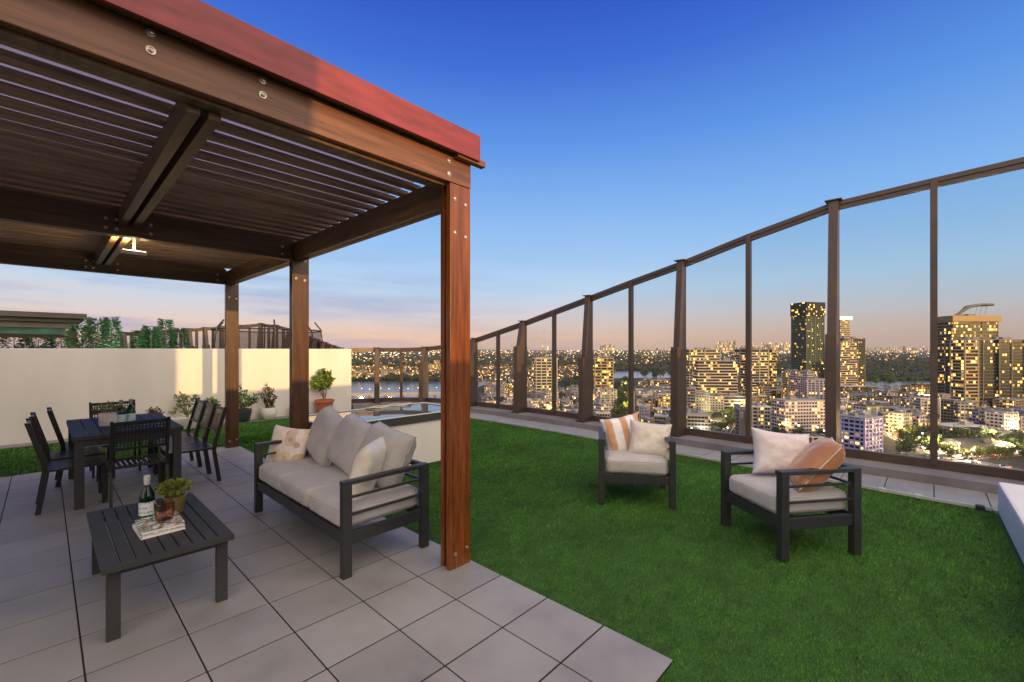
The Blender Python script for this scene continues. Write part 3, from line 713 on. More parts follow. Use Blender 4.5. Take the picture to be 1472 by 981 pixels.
tips = screen_tips(221, 10.2, [(214, 590), (219, 589), (224, 588), (228, 590), (231, 594), (217, 593)])
pot_plant('low burgundy plant showing over the far corner of the dining table', at_wall(221, 10.2), [(0, 0), (.1, 0), (.14, .14), (.14, .16)], POTG, branch_plant(.15, tips, .06, .04, 16, BURG))
# table plants
st, lf = MB(), MB(); random.seed(21)
for _ in range(170):
    q = rv(); p = Vector((q.x*.115, q.y*.115, .155+abs(q.z)*.085)); leaf(lf, p, q+Vector((0, 0, .5)), .042, .013, rv())
for k in range(10): st.tube([(0, 0, .1), (math.cos(k)*.05, math.sin(k)*.05, .17)], .002, 4)
o = pot_plant('small olive plant in a matt white pot on the dining table', (.475, 6.42, .681), [(0, 0), (.072, 0), (.078, .01), (.08, .135)], POTW, (st, lf, LEAFY))
GOLD = plain('brushed_gold', (.42, .33, .12), .35, .75, .12, 10)
st, lf = MB(), MB()
for _ in range(420):
    q = rv(); p = Vector((q.x*.085, q.y*.085, .135+(.5+q.z*.5)*.075)); leaf(lf, p, q+Vector((0, 0, .3)), .026, .017, rv())
for k in range(10): st.tube([(0, 0, .08), (math.cos(k)*.04, math.sin(k)*.04, .15)], .002, 4)
pot_plant('olive leaved plant in a gold pot on the coffee table', (.60, 3.675, .4005), [(0, 0), (.045, 0), (.048, .006), (.066, .115)], GOLD, (st, lf, LEAFY))
# bottles
def bottle(label, loc, foil, h=.285):
    t = thing('bottle', label, 'bottle', loc, 0, 'green glass bottles'); k = h/.285
    m = MB(); m.lathe([(0, .004), (.036, 0), (.041, .006), (.042, .14*k), (.038, .165*k), (.02, .205*k), (.0145, .225*k), (.0145, .262*k), (.0, .263*k)], 24); m.build('glass', GREENG, t, True)
    MB().lathe([(.0158, .225*k), (.0165, .25*k), (.018, .2505*k), (.0175, .283*k), (0, .285*k)], 16).build('cap', foil, t, True)
    m = MB(); m.lathe([(.0427, .035), (.0427, .118*k)], 24); lb = m.build('label', LABELM, t, True)
    return t
LABELM, nt, b = newmat('paper_label'); v = coords(nt); sp = nt.nodes.new('ShaderNodeSeparateXYZ'); nt.links.new(v, sp.inputs[0])
zz = math_(nt, 'FRACT', math_(nt, 'MULTIPLY', sp.outputs[2], 34)); bandm = math_(nt, 'MULTIPLY', math_(nt, 'GREATER_THAN', zz, .62), math_(nt, 'GREATER_THAN', noise_(nt, v, 130, 1), .52))
nt.links.new(mixc(nt, bandm, (.68, .72, .74, 1), (.22, .30, .40, 1)), b.inputs['Base Color']); b.inputs['Roughness'].default_value = .5
FOIL = plain('silver_foil', (.72, .70, .66), .35, .6); CAPG = plain('grey_cap', (.30, .30, .27), .4, .5)
bottle('large green glass bottle with silver foil neck on the coffee table', (.455, 3.665, .4005), FOIL)
bottle('left of the two green bottles on the dining table', (.575, 6.40, .681), CAPG, .27)
bottle('right of the two green bottles on the dining table', (.66, 6.44, .681), CAPG, .27)
g = MB(); g.lathe([(0, .012), (.040, .012), (.047, .118), (.050, .118), (.051, .12), (.052, .118), (.043, .001), (.04, 0), (0, 0)], 32)
gt = g.build('tumbler', PINKG, None, True); gt.location = (.505, 3.40, .4445); tag(gt, 'rose tinted drinking glass standing on the stacked books', 'glass')
# books
PAPER = plain('book_pages', (.74, .70, .66), .7)
COVER, nt, b = newmat('leafy_cover'); v = coords(nt, (1, 1, 1)); n1 = noise_(nt, v, 22, 3); n2 = noise_(nt, coords(nt, (2.5, 1, 1)), 16, 2)
c = ramp(nt, n1, [(.42, (.78, .76, .72, 1)), (.47, (.10, .14, .05, 1)), (.54, (.14, .10, .07, 1)), (.58, (.78, .76, .72, 1))]); c = mixc(nt, math_(nt, 'GREATER_THAN', n2, .62), c, (.55, .2, .16, 1))
nt.links.new(c, b.inputs['Base Color']); b.inputs['Roughness'].default_value = .3
for z, dx, a, lab, cov in ((.4005, .0, 2, 'lower white book of the pair under the glass', PAPER), (.4225, .003, -1, 'upper book with a leaf and blossom cover under the glass', COVER)):
    t = thing('book', lab, 'book', (.482+dx, 3.42, z), R(a), 'books on the coffee table')
    MB().box(-.10, .103, -.128, .128, .0022, .0188).build('pages', PAPER, t)
    m = MB(); m.box(-.105, .106, -.133, .133, .0, .002); m.box(-.105, .106, -.133, .133, .019, .0212); m.box(-.1065, -.1052, -.133, .133, 0, .0212); m.build('cover', cov if z > .41 else WHITE, t)

# ------------------------------------------------------------------ neighbour's terrace beyond the wall
tag(MB().box(-16, 5.2, 10.602, 22, -.25, -.01).build('neighbour_lawn', TURF), kind='structure')
cab = thing('garden_pavilion', 'neighbouring brown pavilion with flat dark roof beyond the cream wall', 'pavilion', (0, 14, 0))
BRW = plain('weathered_brown', (.15, .11, .08), .6, 0, .2, 4); DK = plain('dark_roof_edge', (.085, .062, .05), .5)
MB().box(.36, .50, 0, .14, 0, 2.1).build('post', BRW, cab); MB().box(-7.5, -7.36, 0, .14, 0, 2.1).build('post', BRW, cab)
MB().box(-7.6, .52, -.02, .12, 1.98, 2.1).build('beam', BRW, cab)
m = MB(); m.box(-7.7, .66, -.2, 4.5, 2.20, 2.31); m.box(-7.7, .56, -.1, 4.4, 2.11, 2.195); m.build('roof', DK, cab)
MB().box(-7.35, .35, .5, .6, 1.85, 2.02).build('blind', RENDER, cab); MB().box(-7.35, .34, .45, .5, 1.77, 1.85).build('blind_rail', DK, cab)
LEAFT = leafm('fine_green_leaves', (.03, .08, .03), (.10, .17, .06))
def garden_bush(label, x, y, n, rx, h, conifer=True):
    t = thing('garden_shrub', label, 'shrub', (x, y, 0), 0, "shrubs on the neighbour's terrace")
    MB().tube([(0, 0, 0), (.02, .01, h*.5), (0, 0, h*.95)], .03, 6, False, .008).build('trunk', STEM, t)
    m = MB()
    for _ in range(n):
        z = random.random()**.8; rr = rx*(1-z*.8)*random.random()**.5; a = random.uniform(0, 2*PI); d = Vector((math.cos(a), math.sin(a), random.uniform(-.2, .6))); leaf(m, Vector((rr*math.cos(a), rr*math.sin(a), .25+z*(h-.25))), d, random.uniform(.05, .13), .022, rv())
    m.build('crown', LEAFT, t)
random.seed(5)
shr = [(118, 12.5, 2.1, .5, 'bushy conifer just right of the brown pavilion, uplit green'), (140, 12.3, 2.25, .45, 'taller feathery conifer right of the brown pavilion'), (160, 12.8, 2.3, .26, 'narrow conifer spire between the pavilion and the far fence'),
       (205, 13.5, 2.05, .45, 'leftmost green lit shrub before the far fence'), (217, 13.2, 2.15, .4, 'green lit shrub with pointed top before the far fence'), (238, 13.6, 2.35, .3, 'slim tall shrub with bright green foot by the far fence'), (258, 13.9, 2.15, .35, 'rightmost shrub before the far fence'),
       (20, 16.5, 2.0, .8, 'green lit shrub seen left under the pavilion blind'), (55, 16.5, 1.95, .8, 'green lit shrub seen mid way under the pavilion blind'), (88, 16.5, 2.0, .7, 'green lit shrub seen right under the pavilion blind')]
for px, V, h_, rx, lab in shr:
    r = (px-CX)/F; Y = V/(RV*r+FV); garden_bush(lab, Y*(RU*r+FU), V, 2200, rx*1.3, h_*.95)
GL = emit('green_uplight', (.1, 1, .45), 8)
for px, V, tz in ((125, 12.4, 1.6), (150, 12.4, 1.5), (212, 13.3, 1.7), (240, 13.6, 1.7), (50, 16.4, 1.5), (12, 16.4, 1.5), (90, 16.4, 1.5)):
    r = (px-CX)/F; Y = V/(RV*r+FV); tx = Y*(RU*r+FU); p = Vector((tx+.2, 10.95 if V < 15 else 14.9, .3))
    ld = bpy.data.lights.new('green_uplight', 'SPOT'); ld.energy = 80 if V < 15 else 25; ld.spot_size = R(60); ld.color = (.05, 1, .55); ld.shadow_soft_size = .05; lo = bpy.data.objects.new('green_uplight', ld); COL.objects.link(lo); lo.location = p
    lo.rotation_euler = (Vector((tx, V, tz))-p).to_track_quat('-Z', 'Y').to_euler()
# far curved fence
fx = [(176, 13, 477.7), (202, 13.4, 476), (222, 13.8, 475), (248, 14.2, 473.5), (271, 14.6, 472.4), (294, 15, 470.8), (318, 15.4, 469), (342, 15.8, 467.3), (376, 16, 465), (398, 15.6, 467.3), (418, 15, 472.5), (437, 14.2, 480), (447, 13.8, 484), (457, 13.4, 488), (468, 13.1, 492), (480, 12.8, 496.5), (492, 12.5, 500)]
fx = [q for a_, b_ in zip(fx[:-1], fx[1:]) for q in (a_, tuple((u_+v_)/2 for u_, v_ in zip(a_, b_)))]+[fx[-1]]
fp = []; ft = []
for x, Y, y in fx:
    p = PC(x, y, Y); fp.append((p.x, p.y)); ft.append(p.z)
glass_fence('glass_fence', "neighbour's bronze framed glass fence rising beyond the cream wall", fp, ft, lambda i: i % 2 == 0, -1, .0)
# trampoline
TB = plain('black_tube', (.02, .02, .022), .5)
tc = cw((387-CX)/F*13.2, 13.2); tr = thing('trampoline', 'netted trampoline standing behind the cream wall', 'trampoline', tc)
for k in range(6):
    a = k*PI/3+.3; x, y = 1.55*math.cos(a), 1.55*math.sin(a); MB().tube([(x*.9, y*.9, 0), (x, y, .5), (x*1.03, y*1.03, 1.5), (x*.98, y*.98, 2.1), (x*.86, y*.86, 2.33)], .022, 6).build('pole', TB, tr)
m = MB(); m.tube([(1.45*math.cos(2*PI*k/40), 1.45*math.sin(2*PI*k/40), 2.08) for k in range(40)], .02, 6, True); m.tube([(1.5*math.cos(2*PI*k/40), 1.5*math.sin(2*PI*k/40), .75) for k in range(40)], .035, 6, True); m.build('ring', TB, tr)
netm, nt, b = newmat('dark_net'); nt.nodes.remove(b); out = [n for n in nt.nodes if n.type == 'OUTPUT_MATERIAL'][0]; t1 = N(nt, 'ShaderNodeBsdfTransparent'); t2 = N(nt, 'ShaderNodeBsdfDiffuse'); t2.inputs[0].default_value = (.03, .03, .035, 1); mx = nt.nodes.new('ShaderNodeMixShader'); mx.inputs[0].default_value = .42
nt.links.new(t1.outputs[0], mx.inputs[1]); nt.links.new(t2.outputs[0], mx.inputs[2]); nt.links.new(mx.outputs[0], out.inputs[0])
MB().lathe([(1.45, .75), (1.44, 2.08)], 40).build('net', netm, tr); MB().lathe([(0, .75), (1.4, .76)], 40).build('mat', TB, tr)

# ------------------------------------------------------------------ the tower below the terrace
TWB = plain('tower_concrete', (.4, .38, .36), .8)
m = MB(); m.box(-12, 6.6, -10, 9.5, -75, -.3); m.box(-12, 4.9, 9.51, 20, -75, -.3); tw = m.build('tower_block', TWB); tag(tw, 'apartment tower carrying the terrace', 'building')

# ------------------------------------------------------------------ city
ZG = -75.
def facade(name, wall, glass, lit, cwid=3.2, fh=3.1, band=.32, side=.12, warm=.7, st=2.2, litcols=None, groups=0):
    m, nt, b = newmat(name); t = nt.nodes.new('ShaderNodeTexCoord'); s = nt.nodes.new('ShaderNodeSeparateXYZ'); nt.links.new(t.outputs['Object'], s.inputs[0])
    ns = nt.nodes.new('ShaderNodeSeparateXYZ'); nt.links.new(t.outputs['Normal'], ns.inputs[0]); oi = nt.nodes.new('ShaderNodeObjectInfo')
    isx = math_(nt, 'GREATER_THAN', math_(nt, 'ABSOLUTE', ns.outputs[0]), .5)
    top = math_(nt, 'GREATER_THAN', math_(nt, 'ABSOLUTE', ns.outputs[2]), .5)
    u = math_(nt, 'ADD', math_(nt, 'MULTIPLY', s.outputs[0], math_(nt, 'SUBTRACT', 1, isx)), math_(nt, 'MULTIPLY', math_(nt, 'ADD', s.outputs[1], 57.7), isx))
    uu = math_(nt, 'DIVIDE', math_(nt, 'ADD', u, 300), cwid); zz = math_(nt, 'DIVIDE', math_(nt, 'ADD', s.outputs[2], 0), fh)
    fu = math_(nt, 'FRACT', uu); fz = math_(nt, 'FRACT', zz); iu = math_(nt, 'FLOOR', uu); iz = math_(nt, 'FLOOR', zz)
    win = math_(nt, 'MULTIPLY', math_(nt, 'MULTIPLY', math_(nt, 'GREATER_THAN', fu, side), math_(nt, 'LESS_THAN', fu, 1-side)), math_(nt, 'MULTIPLY', math_(nt, 'GREATER_THAN', fz, band), math_(nt, 'LESS_THAN', fz, .93)))
    win = math_(nt, 'MULTIPLY', win, math_(nt, 'SUBTRACT', 1, top))
    cb = nt.nodes.new('ShaderNodeCombineXYZ'); nt.links.new(iu, cb.inputs[0]); nt.links.new(iz, cb.inputs[1]); nt.links.new(math_(nt, 'MULTIPLY', oi.outputs['Random'], 977), cb.inputs[2])
    w = N(nt, 'ShaderNodeTexWhiteNoise'); nt.links.new(cb.outputs[0], w.inputs['Vector']); sc2 = nt.nodes.new('ShaderNodeSeparateColor'); nt.links.new(w.outputs['Color'], sc2.inputs[0])
    cl = noise_(nt, cb.outputs[0], .23, 2)
    p = math_(nt, 'MULTIPLY_ADD', math_(nt, 'SUBTRACT', cl, .5), 1.0, lit); on = math_(nt, 'LESS_THAN', w.outputs['Value'], p)
    col = ramp(nt, sc2.outputs[0], [(0, (1, .46, .08, 1)), (warm, (1, .70, .24, 1)), (min(.98, warm+.2), (1, .92, .74, 1)), (1, (.75, .85, 1, 1))])
    e = math_(nt, 'MULTIPLY', math_(nt, 'MULTIPLY', on, win), math_(nt, 'MULTIPLY_ADD', math_(nt, 'POWER', sc2.outputs[1], 2), st*1.7, st*.25))
    wc = mixc(nt, noise_(nt, t.outputs['Object'], .08, 2), tuple(x*.8 for x in wall)+(1,), tuple(min(1, x*1.12) for x in wall)+(1,))
    nt.links.new(mixc(nt, win, wc, (*glass, 1)), b.inputs['Base Color']); nt.links.new(math_(nt, 'MULTIPLY_ADD', win, -.5, .75), b.inputs['Roughness'])
    b.inputs['Specular IOR Level'].default_value = .12; nt.links.new(col, b.inputs['Emission Color']); nt.links.new(e, b.inputs['Emission Strength']); return m
DG = (.018, .02, .026)
FS = dict(
 cream=facade('cream_facade', (0.265, 0.226, 0.179), DG, .2, 2.6, 3.1, .3, .14, .7, 3.2), band=facade('recessed_glazing', (0.047, 0.043, 0.043), DG, .17, 3., 4., .3, .1, .8, 4.0), bandy=facade('recessed_lit_glazing', (0.070, 0.055, 0.039), DG, .30, 3., 4., .3, .1, .85, 3.6), white=facade('white_facade', (0.359, 0.335, 0.328), DG, .15, 3.2, 3.1, .34, .2, .55, 3.2),
 lilac=facade('lilac_facade', (0.328, 0.296, 0.374), DG, .18, 3., 3.1, .3, .16, .6, 3.2), dark=facade('dark_glass_facade', (0.039, 0.043, 0.043), (.02, .028, .03), .17, 2.8, 4., .3, .12, .75, 3.8),
 green=facade('green_glass_facade', (0.039, 0.058, 0.047), (.02, .04, .035), .045, 2., 3.3, .25, .12, .85, 3.2), yellow=facade('yellow_lit_facade', (0.250, 0.203, 0.133), DG, .32, 2.6, 3.1, .28, .12, .9, 3.2),
 grey=facade('grey_facade', (0.148, 0.148, 0.156), DG, .2, 2.8, 3.1, .3, .14, .7, 3.2), brick=facade('brick_facade', (0.234, 0.094, 0.055), DG, .35, 3.4, 3.1, .35, .2),
 blue=facade('blue_lit_facade', (0.265, 0.250, 0.429), DG, .35, 3.6, 3.1, .3, .14, .4))  # blue light on this block is put into its wall and slab colour
SLAB = dict(band=plain('pale_slab', (0.359, 0.328, 0.281), .8, vs=.1), bandy=plain('warm_slab', (0.312, 0.250, 0.156), .8, vs=.1), cream=plain('cream_slab', (0.328, 0.289, 0.234), .8, vs=.1), white=plain('white_slab', (0.406, 0.382, 0.374), .8, vs=.1), lilac=plain('lilac_slab', (0.359, 0.320, 0.390), .8, vs=.1), dark=plain('dark_slab', (0.094, 0.094, 0.086), .6, vs=.1),
 green=plain('green_slab', (0.078, 0.101, 0.078), .5, vs=.1), yellow=plain('tan_slab', (0.281, 0.226, 0.148), .8, vs=.1), grey=plain('grey_slab', (0.195, 0.195, 0.211), .8, vs=.1), brick=plain('brick_slab', (0.312, 0.234, 0.187), .8, vs=.1), blue=plain('blue_lit_slab', (0.312, 0.281, 0.515), .7, vs=.1))
ROOF = plain('grey_roof', (.20, .20, .22), .8, vs=.2); ROOFD = plain('dark_roof', (.06, .055, .05), .8, vs=.2)
def building(label, x0, x1, ytop, D, depth, yaw, style, slabs=True, fins=0, over=1.0, name='apartment_block', cat='building', group=None, plant=True, crown=0, roofm=None, loc_only=False):
    W = (x1-x0)/F*D; a = R(abs(yaw)); w = max(6., (W-depth*math.sin(a))/math.cos(a)); ztop = H+(HY-ytop)*D/F; h = ztop-ZG
    X = ((x0+x1)/2-CX)/F*D; c = cw(X, D+depth/2, ZG)
    t = thing(name, label, cat, c, CAMR+R(yaw), group)
    MB().box(-w/2, w/2, -depth/2, depth/2, 0, h).build('facade', FS[style], t)
    if slabs:
        fhh = 4. if style in ('band', 'bandy', 'dark') else 3.1
        m = MB(); k = fhh
        while k < h-.5:
            m.box(-w/2-over*.5, w/2+over*.5, -depth/2-over, depth/2+over, k-.35 if slabs is True else k-.35, k+(1.1 if fhh == 4 else .7) if slabs == 2 else k+.2); k += fhh
        m.build('balcony_slabs', SLAB[style], t)
    if fins:
        m = MB()
        for i in range(fins+1):
            x = -w/2+w*i/fins; m.box(x-.5, x+.5, -depth/2-over-.15, -depth/2+.1, 0, h)
            m.box(x-.5, x+.5, depth/2-.1, depth/2+over+.15, 0, h)
        m.build('fins', SLAB[style], t)
    m = MB(); m.box(-w/2-.7, w/2+.7, -depth/2-.9, depth/2+.9, h, h+1.0); m.build('roof', roofm or ROOF, t)
    if plant:
        m = MB(); r_ = random.Random(int(x0*7+ytop)); 
        for _ in range(3):
            x = r_.uniform(-.35, .3)*w; y = r_.uniform(-.3, .3)*depth; m.box(x, x+w*.16, y-2, y+2.5, h+1.003, h+1+r_.uniform(1.2, 3.2))
        m.build('roof_plant', SLAB['grey'], t)
    return t, w, h
random.seed(3)
B = building
# towers
B('cream tower with dark vertical slot in the pane left of the striped cushion', 766, 801, 515, 590, 20, 12, 'band', 2, 4)
B('pale tower with lit windows between fence posts, above the striped cushion', 856, 884, 514, 600, 20, -8, 'bandy', 2, 3)
B('lower stepped top of the pale tower above the striped cushion', 858, 874, 511.5, 612, 10, 0, 'yellow', False, 0, plant=False)
B('taller cream tower behind the banded tower, right of the second chair post', 988, 1036, 503.5, 650, 22, 6, 'band', 2, 2)
B('broad white banded tower with many lit balconies', 1004, 1060, 520, 600, 20, -4, 'band', 2, 0, 1.6)
B('curved banded podium block at the foot of the broad white tower', 1010, 1072, 571, 560, 18, -4, 'band', 2)
B('slim dark striped tower behind the thin mullion', 1064, 1078, 503, 680, 18, 8, 'band', 2)
B('cream tower with yellow lit column right of the thin mullion', 1074, 1106, 503, 655, 22, 10, 'band', 2, 2)
B('plain tan side wing of the cream tower right of the thin mullion', 1104, 1117, 503.5, 660, 20, 14, 'bandy', 2, 0, .6)
t5, w5, h5 = B('tallest green glass tower, half built, beside the thick fence post', 1151, 1188, 437, 800, 32, 14, 'green', True, 4, .3, name='glass_tower')
MB().box(-w5/2-1.2, w5/2+1.2, -17.2, 17.2, h5-22, h5+3).build('crown_screen', FS['dark'], t5)
t6, w6, h6 = B('grey office tower with white lit sign band, right of the thick fence post', 1206, 1222, 461, 860, 26, 4, 'band', 2, 0, .8, name='office_tower')
MB().box(-w6/2-1.5, w6/2+4, -15, 15, h6+1.01, h6+8).build('sign_band', emit('sign_glow', (.9, .85, .75), .5), t6)
B('dark glass office tower with lit corner column', 1208, 1246, 487, 820, 26, 10, 'dark', True, 3, .4, name='office_tower')
B('louvred grey office block in front of the dark glass tower', 1203, 1232, 492, 790, 18, 6, 'band', 2, 0, .8, name='office_tower')
B('white lit lower office floors in front of the louvred block', 1203, 1233, 520, 770, 16, 4, 'band', 2, 0, .6, name='office_tower')
t8, w8, h8 = B('yellow lit tower topped by a curved canopy', 1367, 1434, 456, 560, 22, 0, 'dark', 2, 3, .6, name='canopy_tower')
MB().box(-w8/2-1, -w8/2+20, -14.6, -12.8, 0, h8-2).build('tan_bay', FS['bandy'], t8)
MB().box(-w8/2-1.4, w8/2+1.4, -14.8, 14.8, h8-6, h8+1.6).build('crown_band', plain('bronze_crown', (.15, .11, .06), .5, .3), t8)
m = MB()
for yy in (-8, 2):
    m.tube([(-22+(14 if yy > 0 else 0)*.7, yy, h8+1), (-10+(8 if yy > 0 else 0), yy, h8+9), (2+yy*.3, yy, h8+14), (16, yy*.8, h8+16.5), (31, yy*.6, h8+16.5)], 1.7, 8)
m.build('canopy', plain('dark_canopy', (.11, .10, .09), .5), t8)
m = MB()
for x in (8, 14, 20): m.tube([(x, -4, h8+1), (x+4, -4, h8+16)], .3, 5)
m.build('canopy_struts', SLAB['white'], t8)
B('wide dark glass tower with tan piers at the right edge of the view', 1388, 1440, 489, 520, 24, -5, 'dark', True, 2, .8)
B('banded tan bay tower in front of the canopy tower', 1384, 1406, 490, 512, 14, 4, 'bandy', 2, 1, 1.2)
B('rightmost dark tower with tan piers cut by the picture edge', 1438, 1490, 489, 515, 24, -4, 'dark', True, 3, .8)
# mid and low-rise: x0 x1 ytop ybase depth yaw style slabs
low = [(697, 711, 548, 562, 'white'), (703, 725, 557, 572, 'white'), (698, 722, 568, 584, 'grey'), (731, 749, 551, 567, 'cream'), (733, 752, 566, 584, 'white'),
 (765, 790, 568, 586, 'cream'), (779, 803, 563, 590, 'white'), (764, 782, 578, 600, 'grey'), (786, 802, 584, 602, 'white'),
 (822, 840, 564, 582, 'white'), (808, 824, 578, 592, 'grey'), (812, 838, 588, 606, 'white'),
 (858, 887, 561, 588, 'white'), (857, 878, 582, 606, 'white'), (904, 914, 562, 600, 'yellow'),
 (917, 932, 549, 559, 'yellow'), (938, 967, 547, 562, 'yellow'), (917, 968, 562, 575, 'white'), (919, 932, 577, 596, 'white'), (930, 950, 574, 600, 'brick'), (948, 968, 568, 602, 'yellow'), (944, 968, 590, 612, 'grey'),
 (988, 1004, 560, 604, 'grey'), (1002, 1024, 566, 600, 'grey'), (1022, 1043, 569, 592, 'white'), (988, 1024, 597, 628, 'grey'), (1054, 1074, 562, 580, 'cream'), (1064, 1079, 590, 626, 'grey'),
 (1082, 1110, 586, 632, 'grey'), (1094, 1108, 554, 582, 'cream'), (1106, 1130, 562, 577, 'dark'), (1131, 1146, 535, 580, 'cream'), (1143, 1154, 535, 582, 'lilac'), (1152, 1178, 535, 584, 'lilac'), (1164, 1192, 546, 588, 'lilac'), (1122, 1192, 577, 620, 'lilac'), 
 (1203, 1222, 574, 600, 'white'), (1214, 1242, 580, 598, 'yellow'), (1218, 1240, 568, 586, 'cream'), (1238, 1270, 584, 606, 'white'), (1204, 1226, 597, 640, 'grey'), (1224, 1275, 602, 652, 'blue'),
 (1246, 1270, 557, 566, 'yellow'), (1268, 1300, 559, 568, 'cream'), (1240, 1268, 572, 590, 'cream'), (1272, 1290, 566, 590, 'white'), (1286, 1308, 572, 594, 'white'), (1306, 1322, 556, 574, 'yellow'), (1320, 1346, 554, 574, 'yellow'), (1306, 1328, 574, 598, 'cream'), (1326, 1352, 574, 606, 'white'),
 (1272, 1290, 596, 618, 'lilac'), (1286, 1316, 596, 624, 'white'), (1314, 1334, 598, 622, 'lilac'), (1330, 1352, 606, 622, 'brick'), (1275, 1318, 588, 600, 'yellow'),
 (1357, 1368, 568, 604, 'yellow'), (1364, 1384, 576, 606, 'grey'), (1382, 1408, 580, 608, 'white'), (1408, 1426, 592, 616, 'lilac'), (1398, 1416, 563, 586, 'cream'), (1414, 1442, 564, 582, 'white'), (1424, 1440, 594, 622, 'grey'), (1438, 1464, 594, 626, 'white'), (1460, 1490, 598, 624, 'lilac'), (1440, 1490, 576, 598, 'yellow'), (1358, 1418, 614, 626, 'white'), (1416, 1446, 620, 632, 'cream'), (1440, 1490, 628, 636, 'brick'),
 (1204, 1250, 556, 572, 'dark')]
rf_ = random.Random(77)
def clash(a0, a1, D):
    xc, hw_ = (a0+a1)/2, (a1-a0)/2
    for l in low:
        D2 = 76.*F/(l[3]-HY); X1 = (xc-CX)/F*D; X2 = ((l[0]+l[1])/2-CX)/F*D2
        if abs(X1-X2) < (hw_+(l[1]-l[0])/2)/F*D*.95 and abs(D-D2) < 20: return True
    return False
for yb, hh_ in ((555, 8), (560, 9), (566, 10), (572, 12), (579, 13), (587, 14), (596, 16), (606, 18), (618, 20), (632, 22)):
    x = 692+rf_.uniform(0, 8)
    while x < 1490:
        wpx = rf_.uniform(8, 20)*(1+(yb-555)/90); D_ = 76.*F/(yb-HY)
        free = not ((804 < x+wpx and x < 852 and yb < 572) or (880 < x+wpx and x < 914) or (1016 < x+wpx and x < 1080 and yb > 590) or (1106 < x+wpx and x < 1126 and yb > 585) or (1098 < x+wpx and x < 1200 and yb > 606) or (x > 1250 and yb > 606) or (x > 1210 and yb < 562))
        if free and not clash(x, x+wpx, D_): low.append((x, x+wpx, yb-hh_*rf_.uniform(.7, 1.3), yb, rf_.choice(('white', 'cream', 'yellow', 'grey', 'lilac', 'cream', 'white', 'brick', 'dark'))))
        x += wpx*rf_.uniform(.95, 1.25)
panes = [(690, 727, 'leftmost pane'), (727, 760, 'second pane from left'), (760, 803, 'pane with the slotted tower'), (803, 855, 'pane left of the striped cushion'), (855, 915, 'pane behind the striped cushion'), (915, 985, 'pane behind the cream cushion'), (985, 1080, 'pane between the two armchairs'), (1080, 1200, 'pane behind the pink cushion'), (1200, 1355, 'pane right of the thick post'), (1355, 1500, 'last pane on the right')]
cnt = {}
def cname(s): return dict(white='white', cream='cream', grey='grey', yellow='yellow lit', lilac='lilac', dark='dark', brick='red brick', blue='blue lit')[s]
ordw = 'first second third fourth fifth sixth seventh eighth ninth tenth eleventh twelfth thirteenth fourteenth fifteenth sixteenth seventeenth eighteenth nineteenth twentieth'.split()
for pi_, (a, b_, pn) in enumerate(panes):
    grp = sorted([l for l in low if a <= (l[0]+l[1])/2 < b_], key=lambda l: (l[0]+l[1])/2)
    bycol = {}
    for l in grp: bycol.setdefault(l[4], []).append(l)
    for s_, ls in bycol.items():
        for i, l in enumerate(ls):
            D = 76.*F/(l[3]-HY); nm = cname(s_)
            lab = ('%s low block in the %s' % (nm, pn)) if len(ls) == 1 else ('%s from left of %s low blocks, %s' % (ordw[i], nm, pn))
            yaw = random.choice((-22, -12, 8, 16, 24)); dp = min(16, 8+(l[1]-l[0])/F*D*.25)
            B(lab, l[0], l[1], l[2], D, dp, yaw, s_, random.choice((True, 2)), random.choice((0, 3, 5)), .9, group='low-rise blocks in the city below', plant=random.random() < .8, roofm=random.choice((ROOF, ROOF, SLAB['white'], ROOFD)))
# row of terraces with white frames
tn = thing('terrace_row', 'row of townhouses with white portal frames behind the pale pink cushion', 'townhouses', cw((1155-CX)/F*335, 340, ZG), CAMR+R(-6))
MB().box(-24, 24, -5, 5, 0, 10).build('facade', FS['grey'], tn)
m = MB()
for i in range(9):
    x = -24+6*i; m.box(x-.35, x+.35, -7.5, -5.01, 0, 9.6); m.box(x-.35, x+.35, -7.5, 5, 10.01, 10.6)
m.box(-24.4, 24.4, -7.6, -6.9, 9.61, 10.3); m.box(-24.4, 24.4, -7.6, -6.9, 4.9, 5.5); m.build('portal_frames', SLAB['white'], tn)
MB().box(-24, 24, -6.8, 5, 10.02, 10.25).build('roof', ROOFD, tn)
# hall with wide dark roof beside the road
D = 330; hl = thing('sports_hall', 'low hall with wide dark roof beside the bright road', 'hall', cw((1400-CX)/F*D, D, ZG), CAMR+R(-4))
m = MB(); m.add([(-22, -14, 5), (24, -14, 5), (24, 14, 5), (-22, 14, 5), (-14, -3, 8.5), (16, -3, 8.5), (16, 5, 8.5), (-14, 5, 8.5)], [(0, 1, 5, 4), (1, 2, 6, 5), (2, 3, 7, 6), (3, 0, 4, 7), (4, 5, 6, 7), (0, 3, 2, 1)]); m.build('roof', ROOFD, hl)
MB().box(-16, 20, -11, 11, 0, 4.9).build('wall', facade('hall_glazing', (.4, .3, .2), DG, .9, 4, 5, .2, .06, .9, 1.2), hl)
